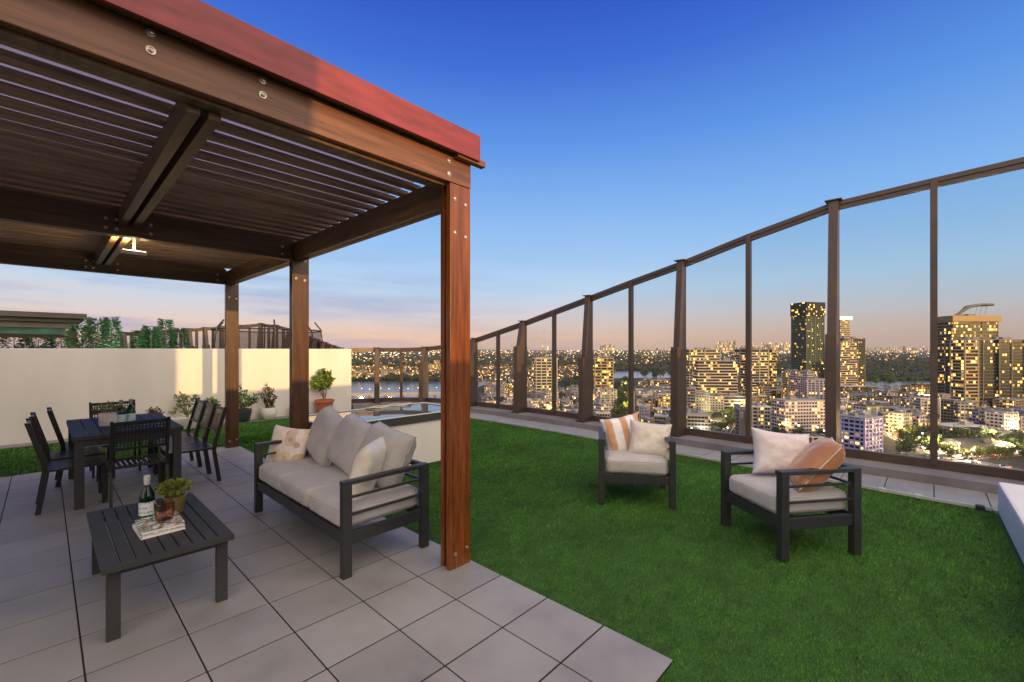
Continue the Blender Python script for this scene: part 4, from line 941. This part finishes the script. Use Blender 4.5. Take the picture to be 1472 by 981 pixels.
# ground, river, roads
gm, nt, b = newmat('city_ground'); v = coords(nt); n = noise_(nt, v, .012, 6, .6); n2 = noise_(nt, v, .05, 4)
c = ramp(nt, n, [(.4, (.010, .022, .008, 1)), (.52, (.022, .022, .018, 1)), (.64, (.05, .045, .04, 1))]); c = mixc(nt, .6, c, ramp(nt, n2, [(.35, (.3, .3, .3, 1)), (.65, (1, 1, 1, 1))]), 'MULTIPLY'); nt.links.new(c, b.inputs['Base Color']); b.inputs['Roughness'].default_value = .9
tag(MB().box(-16000, 16000, -16000, 16000, ZG-3, ZG).build('ground', gm), kind='structure')
def gp(px, py, z=ZG):
    Y = F*(H-z)/(py-HY); return cw((px-CX)/F*Y, Y, z)
rv_ = [(300, 620, 560), (420, 600, 552), (505, 581, 549), (633, 577, 549), (700, 552, 541), (760, 545, 538.5), (815, 543.5, 536.5), (880, 544, 534.5), (980, 543.5, 534), (1060, 549, 540), (1140, 553, 544), (1230, 559, 549), (1310, 559.5, 549.5), (1400, 562, 552), (1600, 570, 557)]
m = MB(); z = ZG+.3; A = [gp(x, a, z) for x, a, b_ in rv_]; C_ = [gp(x, b_, z) for x, a, b_ in rv_]; n = len(A)
m.add(A+C_, [(i, i+1, n+i+1, n+i) for i in range(n-1)])
wt, nt, b = newmat('river_water'); b.inputs['Base Color'].default_value = (.10, .11, .16, 1); b.inputs['Roughness'].default_value = .18; b.inputs['IOR'].default_value = 1.6; bump(nt, b, noise_(nt, coords(nt), .15, 3), .3, .6)
tag(m.build('river', wt), kind='structure')
ASPH = plain('asphalt', (.06, .055, .05), .7, 0, .2, .05); PAINT = plain('road_paint', (.75, .74, .7), .6)
LAMPO = emit('sodium_lamp', (1, .55, .16), 9); LAMPW = emit('white_street_lamp', (1, .88, .62), 9)
lamp_src = None
def street_lamp(loc, mat, big=1.):
    global lamp_src
    key = mat.name
    if lamp_src is None: lamp_src = {}
    if key not in lamp_src:
        t = thing('street_lamp', 'lit street lamp beside a city road', 'street lamp', loc, 0, 'street lamps in the city')
        MB().tube([(0, 0, 0), (0, 0, 8.6)], .14, 6).build('pole', SLAB['grey'], t); MB().lathe([(0, 8.6), (.55, 8.75), (.6, 9), (.35, 9.4), (0, 9.45)], 8).build('lamp_head', mat, t); lamp_src[key] = t; t.scale = (big,)*3; return t
    t = dup(lamp_src[key], loc); t.scale = (big,)*3; return t
LP = []
def road(pts, w, lamps=0, lm=LAMPO, z=ZG+.02, lit=None, bl=1.):
    P_ = [gp(x, y, ZG) for x, y in pts]; m = MB(); L = []; Rr = []
    for i, p in enumerate(P_):
        a = P_[max(0, i-1)]; b_ = P_[min(len(P_)-1, i+1)]; t = (b_-a); t.z = 0; t.normalize(); n = Vector((-t.y, t.x, 0)); L.append(p+n*w/2+Vector((0, 0, z-ZG))); Rr.append(p-n*w/2+Vector((0, 0, z-ZG)))
    n = len(P_); m.add(L+Rr, [(i, i+1, n+i+1, n+i) for i in range(n-1)])
    m.m = 1
    for i in range(n-1):
        for f in (.08, .5, .92):
            a = L[i].lerp(Rr[i], f); b_ = L[i+1].lerp(Rr[i+1], f); nn = (Rr[i]-L[i]).normalized()*.15; u = Vector((0, 0, .02)); k0 = len(m.v); m.add([a-nn+u, a+nn+u, b_+nn+u, b_-nn+u], [(0, 1, 2, 3)])
    o = m.build('road', [ASPH, PAINT]); tag(o, kind='structure')
    tot = 0
    if lamps:
        seg = [(L[i+1]-L[i]).length for i in range(n-1)]; T = sum(seg)
        for k in range(lamps):
            s = T*(k+.5)/lamps; i = 0
            while s > seg[i] and i < n-2: s -= seg[i]; i += 1
            f = s/seg[i]; p = L[i].lerp(L[i+1], f) if k % 2 else Rr[i].lerp(Rr[i+1], f); p.z = ZG; street_lamp(p, lm, bl); LP.append((p, lm))
road([(1265, 618), (1300, 634), (1345, 650), (1400, 664), (1500, 684)], 12, 8, LAMPW)
road([(1340, 662), (1400, 656), (1472, 651), (1560, 648)], 14, 7, LAMPO)
road([(1270, 612), (1320, 622), (1400, 634), (1500, 640)], 8, 6, LAMPO)
road([(1030, 640), (1050, 612), (1064, 596), (1072, 580), (1074, 570)], 9, 6, LAMPW)
road([(895, 640), (899, 598), (902, 574), (905, 560)], 9, 5, LAMPO)
road([(670, 546), (710, 543.5), (760, 545.5), (820, 549)], 16, 9, LAMPO, bl=1.6)
road([(1110, 640), (1118, 600), (1120, 580)], 8, 3, LAMPO)
csrc = []
BODY = [plain('white_car_paint', (.7, .7, .7), .3), plain('dark_car_paint', (.04, .04, .05), .3)]
HL = emit('headlight_glow', (1, .93, .75), 16); TL = emit('tail_light_glow', (1, .08, .03), 12); CG = plain('car_window', (.02, .02, .025), .2)
def car(loc, ang, k):
    if len(csrc) < 2:
        t = thing('car', 'small car with its lights on, driving on the lit road below', 'car', loc, ang, 'cars on the lit roads'); m = MB(); b2 = BODY[len(csrc)]
        m.box(-2.2, 2.2, -.9, .9, .3, .95, bev=.15); m.add([(-1.5, -.8, .9), (1.2, -.8, .9), (1.2, .8, .9), (-1.5, .8, .9), (-1.0, -.65, 1.45), (.5, -.65, 1.45), (.5, .65, 1.45), (-1.0, .65, 1.45)], [(0, 1, 5, 4), (1, 2, 6, 5), (2, 3, 7, 6), (3, 0, 4, 7), (4, 5, 6, 7)]); m.build('body', b2, t)
        for y in (-.65, .65): MB().box(2.2, 2.3, y-.22, y+.22, .55, .85).build('headlight', HL, t); MB().box(-2.3, -2.2, y-.22, y+.22, .6, .85).build('tail_light', TL, t)
        for x in (-1.4, 1.4):
            for y in (-.92, .72): MB().lathe([(0, 0), (.33, 0), (.33, .2), (0, .2)], 10, Matrix.Translation((x, y+.2, .33)) @ Matrix.Rotation(PI/2, 4, 'X')).build('wheel', CG, t)
        csrc.append(t); return t
    return dup(csrc[k % 2], loc, ang)
rc = random.Random(8)
for rd, nn_ in (([(1265, 618), (1300, 634), (1345, 650), (1400, 664), (1500, 684)], 16), ([(1340, 662), (1400, 656), (1472, 651), (1560, 648)], 14), ([(1270, 612), (1320, 622), (1400, 634), (1500, 640)], 6), ([(1030, 640), (1050, 612), (1064, 596)], 4)):
    for k in range(nn_):
        f = (k+rc.uniform(.1, .9))/nn_*(len(rd)-1); i = int(f); f -= i; A_, B_ = gp(*rd[i]), gp(*rd[i+1]); d_ = (B_-A_).normalized(); p = A_.lerp(B_, f)+Vector((-d_.y, d_.x, 0))*(2.6 if k % 2 else -2.6); p.z = ZG+.06
        car(p, math.atan2(d_.y, d_.x)+(PI if k % 2 else 0), k)
for k in range(90):
    x = rc.uniform(692, 1480); y = rc.uniform(558, 640) if x > 900 else rc.uniform(556, 605); street_lamp(gp(x, y), rc.choice((LAMPO, LAMPW)), rc.uniform(.9, 1.2))
# bridge over the river on the left
brd = thing('river_bridge', 'orange lit road bridge crossing the river in the corner panes', 'bridge', (0, 0, 0))
a = gp(470, 568.5, ZG+9); b_ = gp(660, 566, ZG+9); a.z = b_.z = ZG+9; m = MB(); beam3(m, a, b_, 13, 1.8); m.build('deck', SLAB['cream'], brd)
m = MB(); t = (b_-a).normalized(); nn = Vector((-t.y, t.x, 0))
for s in (-6.4, 6.4): beam3(m, a+nn*s+Vector((0, 0, 1.5)), b_+nn*s+Vector((0, 0, 1.5)), .4, 1.0)
m.build('parapet', SLAB['cream'], brd)
for k in range(8):
    p = a.lerp(b_, (k+.5)/8); m = MB()
    for s in (-4, 4): m.box(p.x+nn.x*s-1.2, p.x+nn.x*s+1.2, p.y+nn.y*s-1.2, p.y+nn.y*s+1.2, ZG-.5, ZG+8.05)
    m.build('pier', SLAB['grey'], brd)
for k in range(14):
    p = a.lerp(b_, (k+.5)/14)+nn*(6.2 if k % 2 else -6.2); p.z = ZG+9.9; street_lamp(p, LAMPO, .9)
def area_glow(px, py, h, energy, col, Dz=0):
    p = gp(px, py); l = bpy.data.lights.new('added_glow', 'POINT'); l.color = (1, .52, .13) if (px > 1270 and py > 610) else col; l.energy = energy*(1.1 if px > 1280 and py > 618 else .4); l.color = col; l.shadow_soft_size = 2; o = bpy.data.objects.new('added_glow', l); COL.objects.link(o); o.location = (p.x, p.y, ZG+h)  # lampless point light added to warm the streets and blocks
for px, py, h, e, c in ((1290, 628, 9, 9e4, (1, .6, .2)), (1345, 648, 9, 9e4, (1, .75, .4)), (1390, 660, 9, 9e4, (1, .7, .35)), (1450, 652, 9, 1.1e5, (1, .65, .3)), (1330, 620, 9, 6e4, (1, .6, .2)), (1425, 636, 9, 5e4, (1, .75, .4)), (1052, 614, 9, 6e4, (1, .75, .35)), (1066, 590, 9, 5e4, (1, .85, .5)),
                        (899, 592, 9, 7e4, (1, .7, .12)), (905, 574, 9, 6e4, (1, .6, .2)), (1130, 622, 9, 5e4, (1, .6, .2)), (1090, 578, 9, 7e4, (1, .7, .3)), (560, 568, 13, 2.5e5, (1, .55, .15)), (520, 568, 13, 2.5e5, (1, .55, .15)), (605, 567, 13, 2.5e5, (1, .55, .15)), (720, 543, 12, 3e5, (1, .5, .12)), (820, 600, 9, 6e4, (1, .8, .4)), (1010, 630, 8, 3e4, (1, .85, .5)), (1460, 628, 8, 4e4, (1, .7, .4))):
    area_glow(px, py, h, e, c)
rg_ = random.Random(19)
for k in range(26):
    y = rg_.choice((557, 563, 570, 580, 592, 604, 616)); x = rg_.uniform(700, 1470)
    if x < 910 and y > 606: continue
    area_glow(x, y, 10, 1.5e5, rg_.choice(((1, .6, .2), (1, .72, .32), (1, .5, .14))))
# trees in the city
CT1 = leafm('city_tree_leaves', (.012, .03, .008), (.05, .09, .02)); CT2 = leafm('city_tree_leaves_light', (.03, .05, .01), (.10, .13, .03))
def crown_mesh(seed, lm, n=420):
    r_ = random.Random(seed); m = MB(); cl = [(Vector((r_.uniform(-3.2, 3.2), r_.uniform(-3.2, 3.2), r_.uniform(4.5, 8.5))), r_.uniform(1.3, 2.6)) for _ in range(9)]
    for _ in range(n):
        c, rr = r_.choice(cl); q = Vector((r_.gauss(0, 1), r_.gauss(0, 1), r_.gauss(0, 1))).normalized(); p = c+q*rr*r_.uniform(.6, 1.05); leaf(m, p, q+Vector((r_.uniform(-1, 1), r_.uniform(-1, 1), r_.uniform(-1, 1)))*.8, r_.uniform(.7, 1.4), .8, Vector((r_.uniform(-1, 1), r_.uniform(-1, 1), r_.uniform(-1, 1))))
    return m
src = []
for k in range(4):
    t = thing('tree', 'bushy tree among the city blocks', 'tree', (0, 0, 0), 0, 'street trees in the city below'); MB().tube([(0, 0, 0), (.1, 0, 2.5), (-.1, .1, 6)], .3, 6, False, .12).build('trunk', STEM, t); crown_mesh(k, CT1 if k % 2 else CT2).build('crown', CT1 if k % 2 else CT2, t); src.append(t)
tpos = []
def trees(x0, x1, y0, y1, n, s=1.):
    for _ in range(n):
        tpos.append((random.uniform(x0, x1), random.uniform(y0, y1), s*random.uniform(.8, 1.3)))
random.seed(9)
trees(808, 852, 549, 568, 22, 1.5); trees(884, 906, 552, 585, 16, 1.5); trees(884, 912, 588, 606, 10, 1.1); trees(1020, 1062, 596, 622, 16, .9); trees(1108, 1124, 588, 612, 8, 1.2); trees(1290, 1350, 622, 646, 22, .9); trees(1355, 1472, 628, 644, 22, .9); trees(925, 968, 596, 614, 7, .9); trees(1100, 1190, 628, 634, 8, .7); trees(918, 968, 543, 547, 9, 2.2); trees(1240, 1300, 551, 556, 9, 2.0); trees(1420, 1472, 640, 650, 8, .8); trees(1355, 1480, 650, 662, 26, .7); trees(1275, 1345, 604, 618, 12, .8); trees(1290, 1350, 640, 656, 14, .7); trees(1128, 1200, 560, 570, 5, 1.2)
for k, (x, y, s) in enumerate(tpos):
    p = gp(x, y); t = src[k] if k < 4 else dup(src[k % 4]); t.location = p; t.scale = (s, s, s); t.rotation_euler = (0, 0, random.uniform(0, 6))
    pn = next((n_ for a, b_, n_ in panes if a <= x < b_), 'last pane on the right'); t['label'] = 'dark bushy tree in the %s' % pn
    t['group'] = 'city trees in the %s' % pn
# woodland, far suburb
def scatter(name, label, cat, gen): pass
m = MB(); r_ = random.Random(4)
def blob(m, c, r, rz):
    n = 6; vs = []; 
    for j, (f, z) in enumerate(((.85, 0), (1., .45), (.7, .85))):
        for i in range(n):
            a = 2*PI*(i+.5*(j % 2))/n; k = r_.uniform(.75, 1.2); vs.append((c.x+r*f*k*math.cos(a), c.y+r*f*k*math.sin(a), c.z+rz*z*r_.uniform(.85, 1.15)))
    vs.append((c.x, c.y, c.z+rz*r_.uniform(.9, 1.15))); fs = []
    for j in range(2):
        for i in range(n): fs.append((j*n+i, j*n+(i+1) % n, (j+1)*n+(i+1) % n, (j+1)*n+i))
    for i in range(n): fs.append((2*n+i, 2*n+(i+1) % n, 3*n))
    m.add(vs, fs)
for x0, x1, y0, y1, n, s in ((860, 1500, 527, 533.5, 900, 12), (1130, 1500, 528, 548, 1500, 9), (985, 1150, 530, 540, 350, 9), (500, 640, 541, 548.5, 300, 7), (800, 1000, 528, 534, 250, 9), (500, 1500, 508, 530, 2600, 16), (560, 640, 545.5, 548.5, 60, 11)):
    for _ in range(n):
        x = r_.uniform(x0, x1); y = y0+(y1-y0)*r_.random(); p = gp(x, y)
        D = F*76.5/(y-HY); blob(m, p, s*r_.uniform(.7, 1.3)*max(1, D/2500), s*r_.uniform(.8, 1.5)*max(1, D/5000))
WD = plain('woodland_green', (.018, .026, .012), .95, 0, .5, .02)
tag(m.build('woodland', WD), 'dark woodland along the far river bank', 'woodland', kind='stuff')
m = MB(); FARW = facade('far_house_walls', (.20, .18, .155), DG, .22, 5, 3.4, .3, .1, .85, 3.0); FR = plain('far_roofs', (.09, .065, .06), .8, vs=.01)
for _ in range(5200):
    y = 503+4.2+(547-507)*r_.random()**1.5; x = r_.uniform(440, 1500)
    if x > 860 and 526 < y: continue
    if 985 < x and y > 522 and r_.random() < .7: continue
    D = F*76.5/(y-HY); p = gp(x, y); w = r_.uniform(9, 24)*max(1, D/3500); d = r_.uniform(8, 14)*max(1, D/3500); h = r_.choice((5, 6, 7, 9, 12, 18))*max(1, D/6000)
    M = Matrix.Translation(p) @ Matrix.Rotation(r_.uniform(0, PI), 4, 'Z'); m.m = 0; m.box(-w/2, w/2, -d/2, d/2, 0, h, M); m.m = 1; m.box(-w/2-.3, w/2+.3, -d/2-.3, d/2+.3, h+.01, h+1.2, M)
tag(m.build('far_suburb', [FARW, FR]), 'far spread of small houses out to the horizon', 'suburb', kind='stuff')
m = MB(); 
for _ in range(2600):
    y = 503+3.6+(548-506)*r_.random()**1.7; x = r_.uniform(440, 1500)
    if x > 860 and y > 527 and r_.random() < .93: continue
    D = F*76.5/(y-HY); p = gp(x, y); s = D/436*(r_.uniform(.22, .55) if x < 660 else r_.uniform(.12, .42)); m.m = 0 if r_.random() < .62 else (1 if r_.random() < .93 else 2); z = r_.uniform(7, 12)*max(1, D/3000); m.box(p.x-s, p.x+s, p.y-s, p.y+s, p.z+z, p.z+z+s*1.3)
tag(m.build('far_lights', [emit('far_amber_light', (1, .6, .2), 2.4), emit('far_white_light', (1, .9, .7), 2.4), emit('far_red_light', (1, .12, .05), 2.5)]), 'countless small lights of the distant suburbs', 'city lights', kind='stuff')
# blocks across the river in the corner panes
random.seed(12)
for i in range(16):
    x = 507+i*8.2; y = random.uniform(545, 552) if x < 600 else random.uniform(534, 541); yt = y-random.uniform(9, 17); D = F*76.5/(min(y, 547)-HY)
    B('%s of the yellow lit blocks across the river, counting from the left' % ('first second third fourth fifth sixth seventh eighth ninth tenth eleventh twelfth thirteenth fourteenth fifteenth sixteenth'.split()[i]), x, x+random.uniform(7, 13), yt, D, 18, random.choice((-15, 10, 20)), random.choice(('yellow', 'yellow', 'cream')), 2, 3, group='blocks across the river', plant=False)
# distant skyline
SK = facade('skyline_tower_glow', (.30, .27, .25), (.12, .11, .1), .55, 45, 60, .15, .1, .9, 1.6)
random.seed(31); sk = []
for c0_, c1_, n, hmax in ((1028, 1060, 20, 17), (1060, 1092, 10, 12), (1096, 1150, 28, 14), (862, 884, 10, 10), (1226, 1350, 26, 6), (780, 800, 3, 10), (940, 980, 6, 4), (620, 632, 3, 6)):
    for k in range(n): sk.append((c0_+(c1_-c0_)*(k+random.random())/n, random.uniform(.35, 1)*hmax))
for x, hp in sk:
    D = 9000+random.uniform(-500, 500); w = random.uniform(1.2, 2.6)/F*D; p = gp(x, HY+F*76.5/D); h = 76.5+hp*.85/F*D
    o = MB().box(-w/2, w/2, -w/2, w/2, 0, h).build('skyline_tower', SK); o.location = p; o.rotation_euler = (0, 0, CAMR+random.uniform(-.3, .3))
    cl = 'dense cluster above the banded towers' if x < 1093 and x > 1000 else 'cluster left of the tall green tower' if 1090 < x < 1200 else 'sparse line right of the thick fence post' if x > 1200 else 'small cluster left of the armchairs'
    tag(o, 'hazy lit tower on the horizon in the %s' % cl, 'skyline tower', 'skyline towers in the %s' % cl)
# hills at the horizon
m = MB(); nseg = 90
hv = []
for i in range(nseg+1):
    a = -.95+1.9*i/nseg; D = 13000; h = 60+45*noise.noise(Vector((i*.13, 0, 3)))+20*noise.noise(Vector((i*.5, 1, 3)))
    hv.append((cw(math.tan(a)*D*.9, D, ZG-1), cw(math.tan(a)*D*.9, D+500, ZG+h), cw(math.tan(a)*D*.9, D+1500, ZG-1)))
vs = [p for h in hv for p in h]; m.add(vs, [(3*i+j, 3*i+3+j, 3*i+4+j, 3*i+1+j) for i in range(nseg) for j in (0, 1)])
tag(m.build('hills', WD), kind='structure')
# evening haze
HZ = True
if HZ:
    hz = MB().box(-17500, 17500, -17500, 17500, ZG-5, 235).build('haze', None); hz.data.materials.clear()
    hm = bpy.data.materials.new('evening_haze'); hm.use_nodes = True; nt = hm.node_tree; nt.nodes.clear(); o_ = nt.nodes.new('ShaderNodeOutputMaterial'); pv = nt.nodes.new('ShaderNodeVolumePrincipled')
    pv.inputs['Color'].default_value = (.72, .78, .9, 1); pv.inputs['Density'].default_value = 1.8e-5; pv.inputs['Anisotropy'].default_value = 0; nt.links.new(pv.outputs[0], o_.inputs['Volume']); hz.data.materials.append(hm)
    tag(hz, 'thin evening haze over the city', 'haze', kind='stuff')

# ------------------------------------------------------------------ sky, sun, camera
SUN_EL = R(5.6); SAZ = R(-90-5.5)                     # direction towards the sun, measured on the paving axes
sd = Vector((math.cos(SAZ)*math.cos(SUN_EL), math.sin(SAZ)*math.cos(SUN_EL), math.sin(SUN_EL)))
sl = bpy.data.lights.new('sun', 'SUN'); sl.energy = 3.8; sl.angle = R(.35); sl.color = (1, .55, .18)
so = bpy.data.objects.new('sun', sl); COL.objects.link(so); so.rotation_euler = sd.to_track_quat('Z', 'Y').to_euler()
wd = bpy.data.worlds.new('World'); sc.world = wd; wd.use_nodes = True; nt = wd.node_tree; nt.nodes.clear()
out = nt.nodes.new('ShaderNodeOutputWorld'); bg = nt.nodes.new('ShaderNodeBackground'); nt.links.new(bg.outputs[0], out.inputs[0])
tc_ = nt.nodes.new('ShaderNodeTexCoord'); sp = nt.nodes.new('ShaderNodeSeparateXYZ'); nt.links.new(tc_.outputs['Generated'], sp.inputs[0])
zc = math_(nt, 'MAXIMUM', sp.outputs[2], 0)
rampc = ramp(nt, zc, [(0, S((222, 176, 152))), (.03, S((234, 196, 172))), (.075, S((214, 206, 210))), (.13, S((186, 210, 236))), (.21, S((156, 196, 240))), (.31, S((128, 177, 238))), (.42, S((92, 148, 229))), (.54, S((58, 108, 212))), (.64, S((40, 82, 194))), (.8, S((34, 66, 170))), (1, S((34, 62, 160)))])
rgt = math_(nt, 'MULTIPLY_ADD', math_(nt, 'ADD', math_(nt, 'MULTIPLY', sp.outputs[0], RU), math_(nt, 'MULTIPLY', sp.outputs[1], RV)), 1.3, -.25); rgt = math_(nt, 'MINIMUM', math_(nt, 'MAXIMUM', rgt, 0), 1)
rampr = ramp(nt, zc, [(0, S((178, 150, 142))), (.03, S((186, 164, 156))), (.075, S((184, 188, 196))), (.14, S((160, 198, 228))), (.25, S((126, 180, 236))), (.42, S((84, 144, 226))), (.64, S((32, 74, 184))), (1, S((34, 62, 160)))])
rampc = mixc(nt, rgt, rampc, rampr)
# streaky cloud bands low on the left
mp = nt.nodes.new('ShaderNodeMapping'); mp.inputs['Scale'].default_value = (1.3, 1.3, 14); nt.links.new(tc_.outputs['Generated'], mp.inputs[0])
cn = noise_(nt, mp.outputs[0], 2.2, 5, .55)
lowm = ramp(nt, zc, [(0, (1, 1, 1, 1)), (.12, (.8, .8, .8, 1)), (.25, (0, 0, 0, 1))])
leftm = math_(nt, 'MULTIPLY_ADD', math_(nt, 'ADD', math_(nt, 'MULTIPLY', sp.outputs[0], -RU), math_(nt, 'MULTIPLY', sp.outputs[1], -RV)), .9, .35)
leftm = math_(nt, 'MINIMUM', math_(nt, 'MAXIMUM', leftm, 0.06), 1)
cm = math_(nt, 'MULTIPLY', math_(nt, 'MULTIPLY', ramp(nt, cn, [(.42, (0, 0, 0, 1)), (.66, (1, 1, 1, 1))]), lowm), leftm)
c1 = mixc(nt, math_(nt, 'MULTIPLY', cm, .85), rampc, S((128, 150, 205)))
cn2 = noise_(nt, mp.outputs[0], 3.1, 4, .5); pk = math_(nt, 'MULTIPLY', math_(nt, 'MULTIPLY', ramp(nt, cn2, [(.5, (0, 0, 0, 1)), (.7, (1, 1, 1, 1))]), ramp(nt, zc, [(0, (1, 1, 1, 1)), (.16, (0, 0, 0, 1))])), leftm)
c1 = mixc(nt, math_(nt, 'MULTIPLY', pk, .7), c1, S((246, 200, 186)))
# sunset side: bright warm glow added to unseen sky behind and overhead as fill
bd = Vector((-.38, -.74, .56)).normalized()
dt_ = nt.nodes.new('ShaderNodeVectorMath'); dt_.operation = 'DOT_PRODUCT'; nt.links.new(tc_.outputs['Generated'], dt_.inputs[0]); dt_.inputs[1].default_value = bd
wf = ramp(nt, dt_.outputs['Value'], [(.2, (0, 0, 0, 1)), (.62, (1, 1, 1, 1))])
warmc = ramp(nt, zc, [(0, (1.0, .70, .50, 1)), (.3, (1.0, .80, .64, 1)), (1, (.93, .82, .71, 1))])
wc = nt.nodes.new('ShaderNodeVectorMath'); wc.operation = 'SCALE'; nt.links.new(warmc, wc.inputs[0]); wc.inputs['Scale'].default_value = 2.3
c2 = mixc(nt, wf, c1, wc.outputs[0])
ns = nt.nodes.new('ShaderNodeTexSky'); ns.sky_type = 'NISHITA'; ns.sun_disc = False; ns.sun_elevation = SUN_EL; ns.sun_rotation = math.atan2(sd.x, sd.y)
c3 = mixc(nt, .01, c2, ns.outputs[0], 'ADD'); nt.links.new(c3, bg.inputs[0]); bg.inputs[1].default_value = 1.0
cam = bpy.data.cameras.new('camera'); co = bpy.data.objects.new('camera', cam); COL.objects.link(co); sc.camera = co
co.location = (0, 0, H); co.rotation_euler = (R(90), 0, CAMR); cam.sensor_width = 36; cam.lens = 36*F/1472; cam.shift_y = (HY-490.5)/1472; cam.clip_start = .05; cam.clip_end = 60000
sc.view_settings.view_transform = 'Standard'; sc.view_settings.look = 'None'; sc.view_settings.exposure = 0; sc.view_settings.gamma = 1
sc.cycles.use_denoising = True; sc.cycles.max_bounces = 7; sc.cycles.diffuse_bounces = 3; sc.cycles.glossy_bounces = 3; sc.cycles.transmission_bounces = 6; sc.cycles.transparent_max_bounces = 16; sc.cycles.volume_bounces = 0
sc.cycles.caustics_reflective = False; sc.cycles.caustics_refractive = False; sc.cycles.sample_clamp_indirect = 6
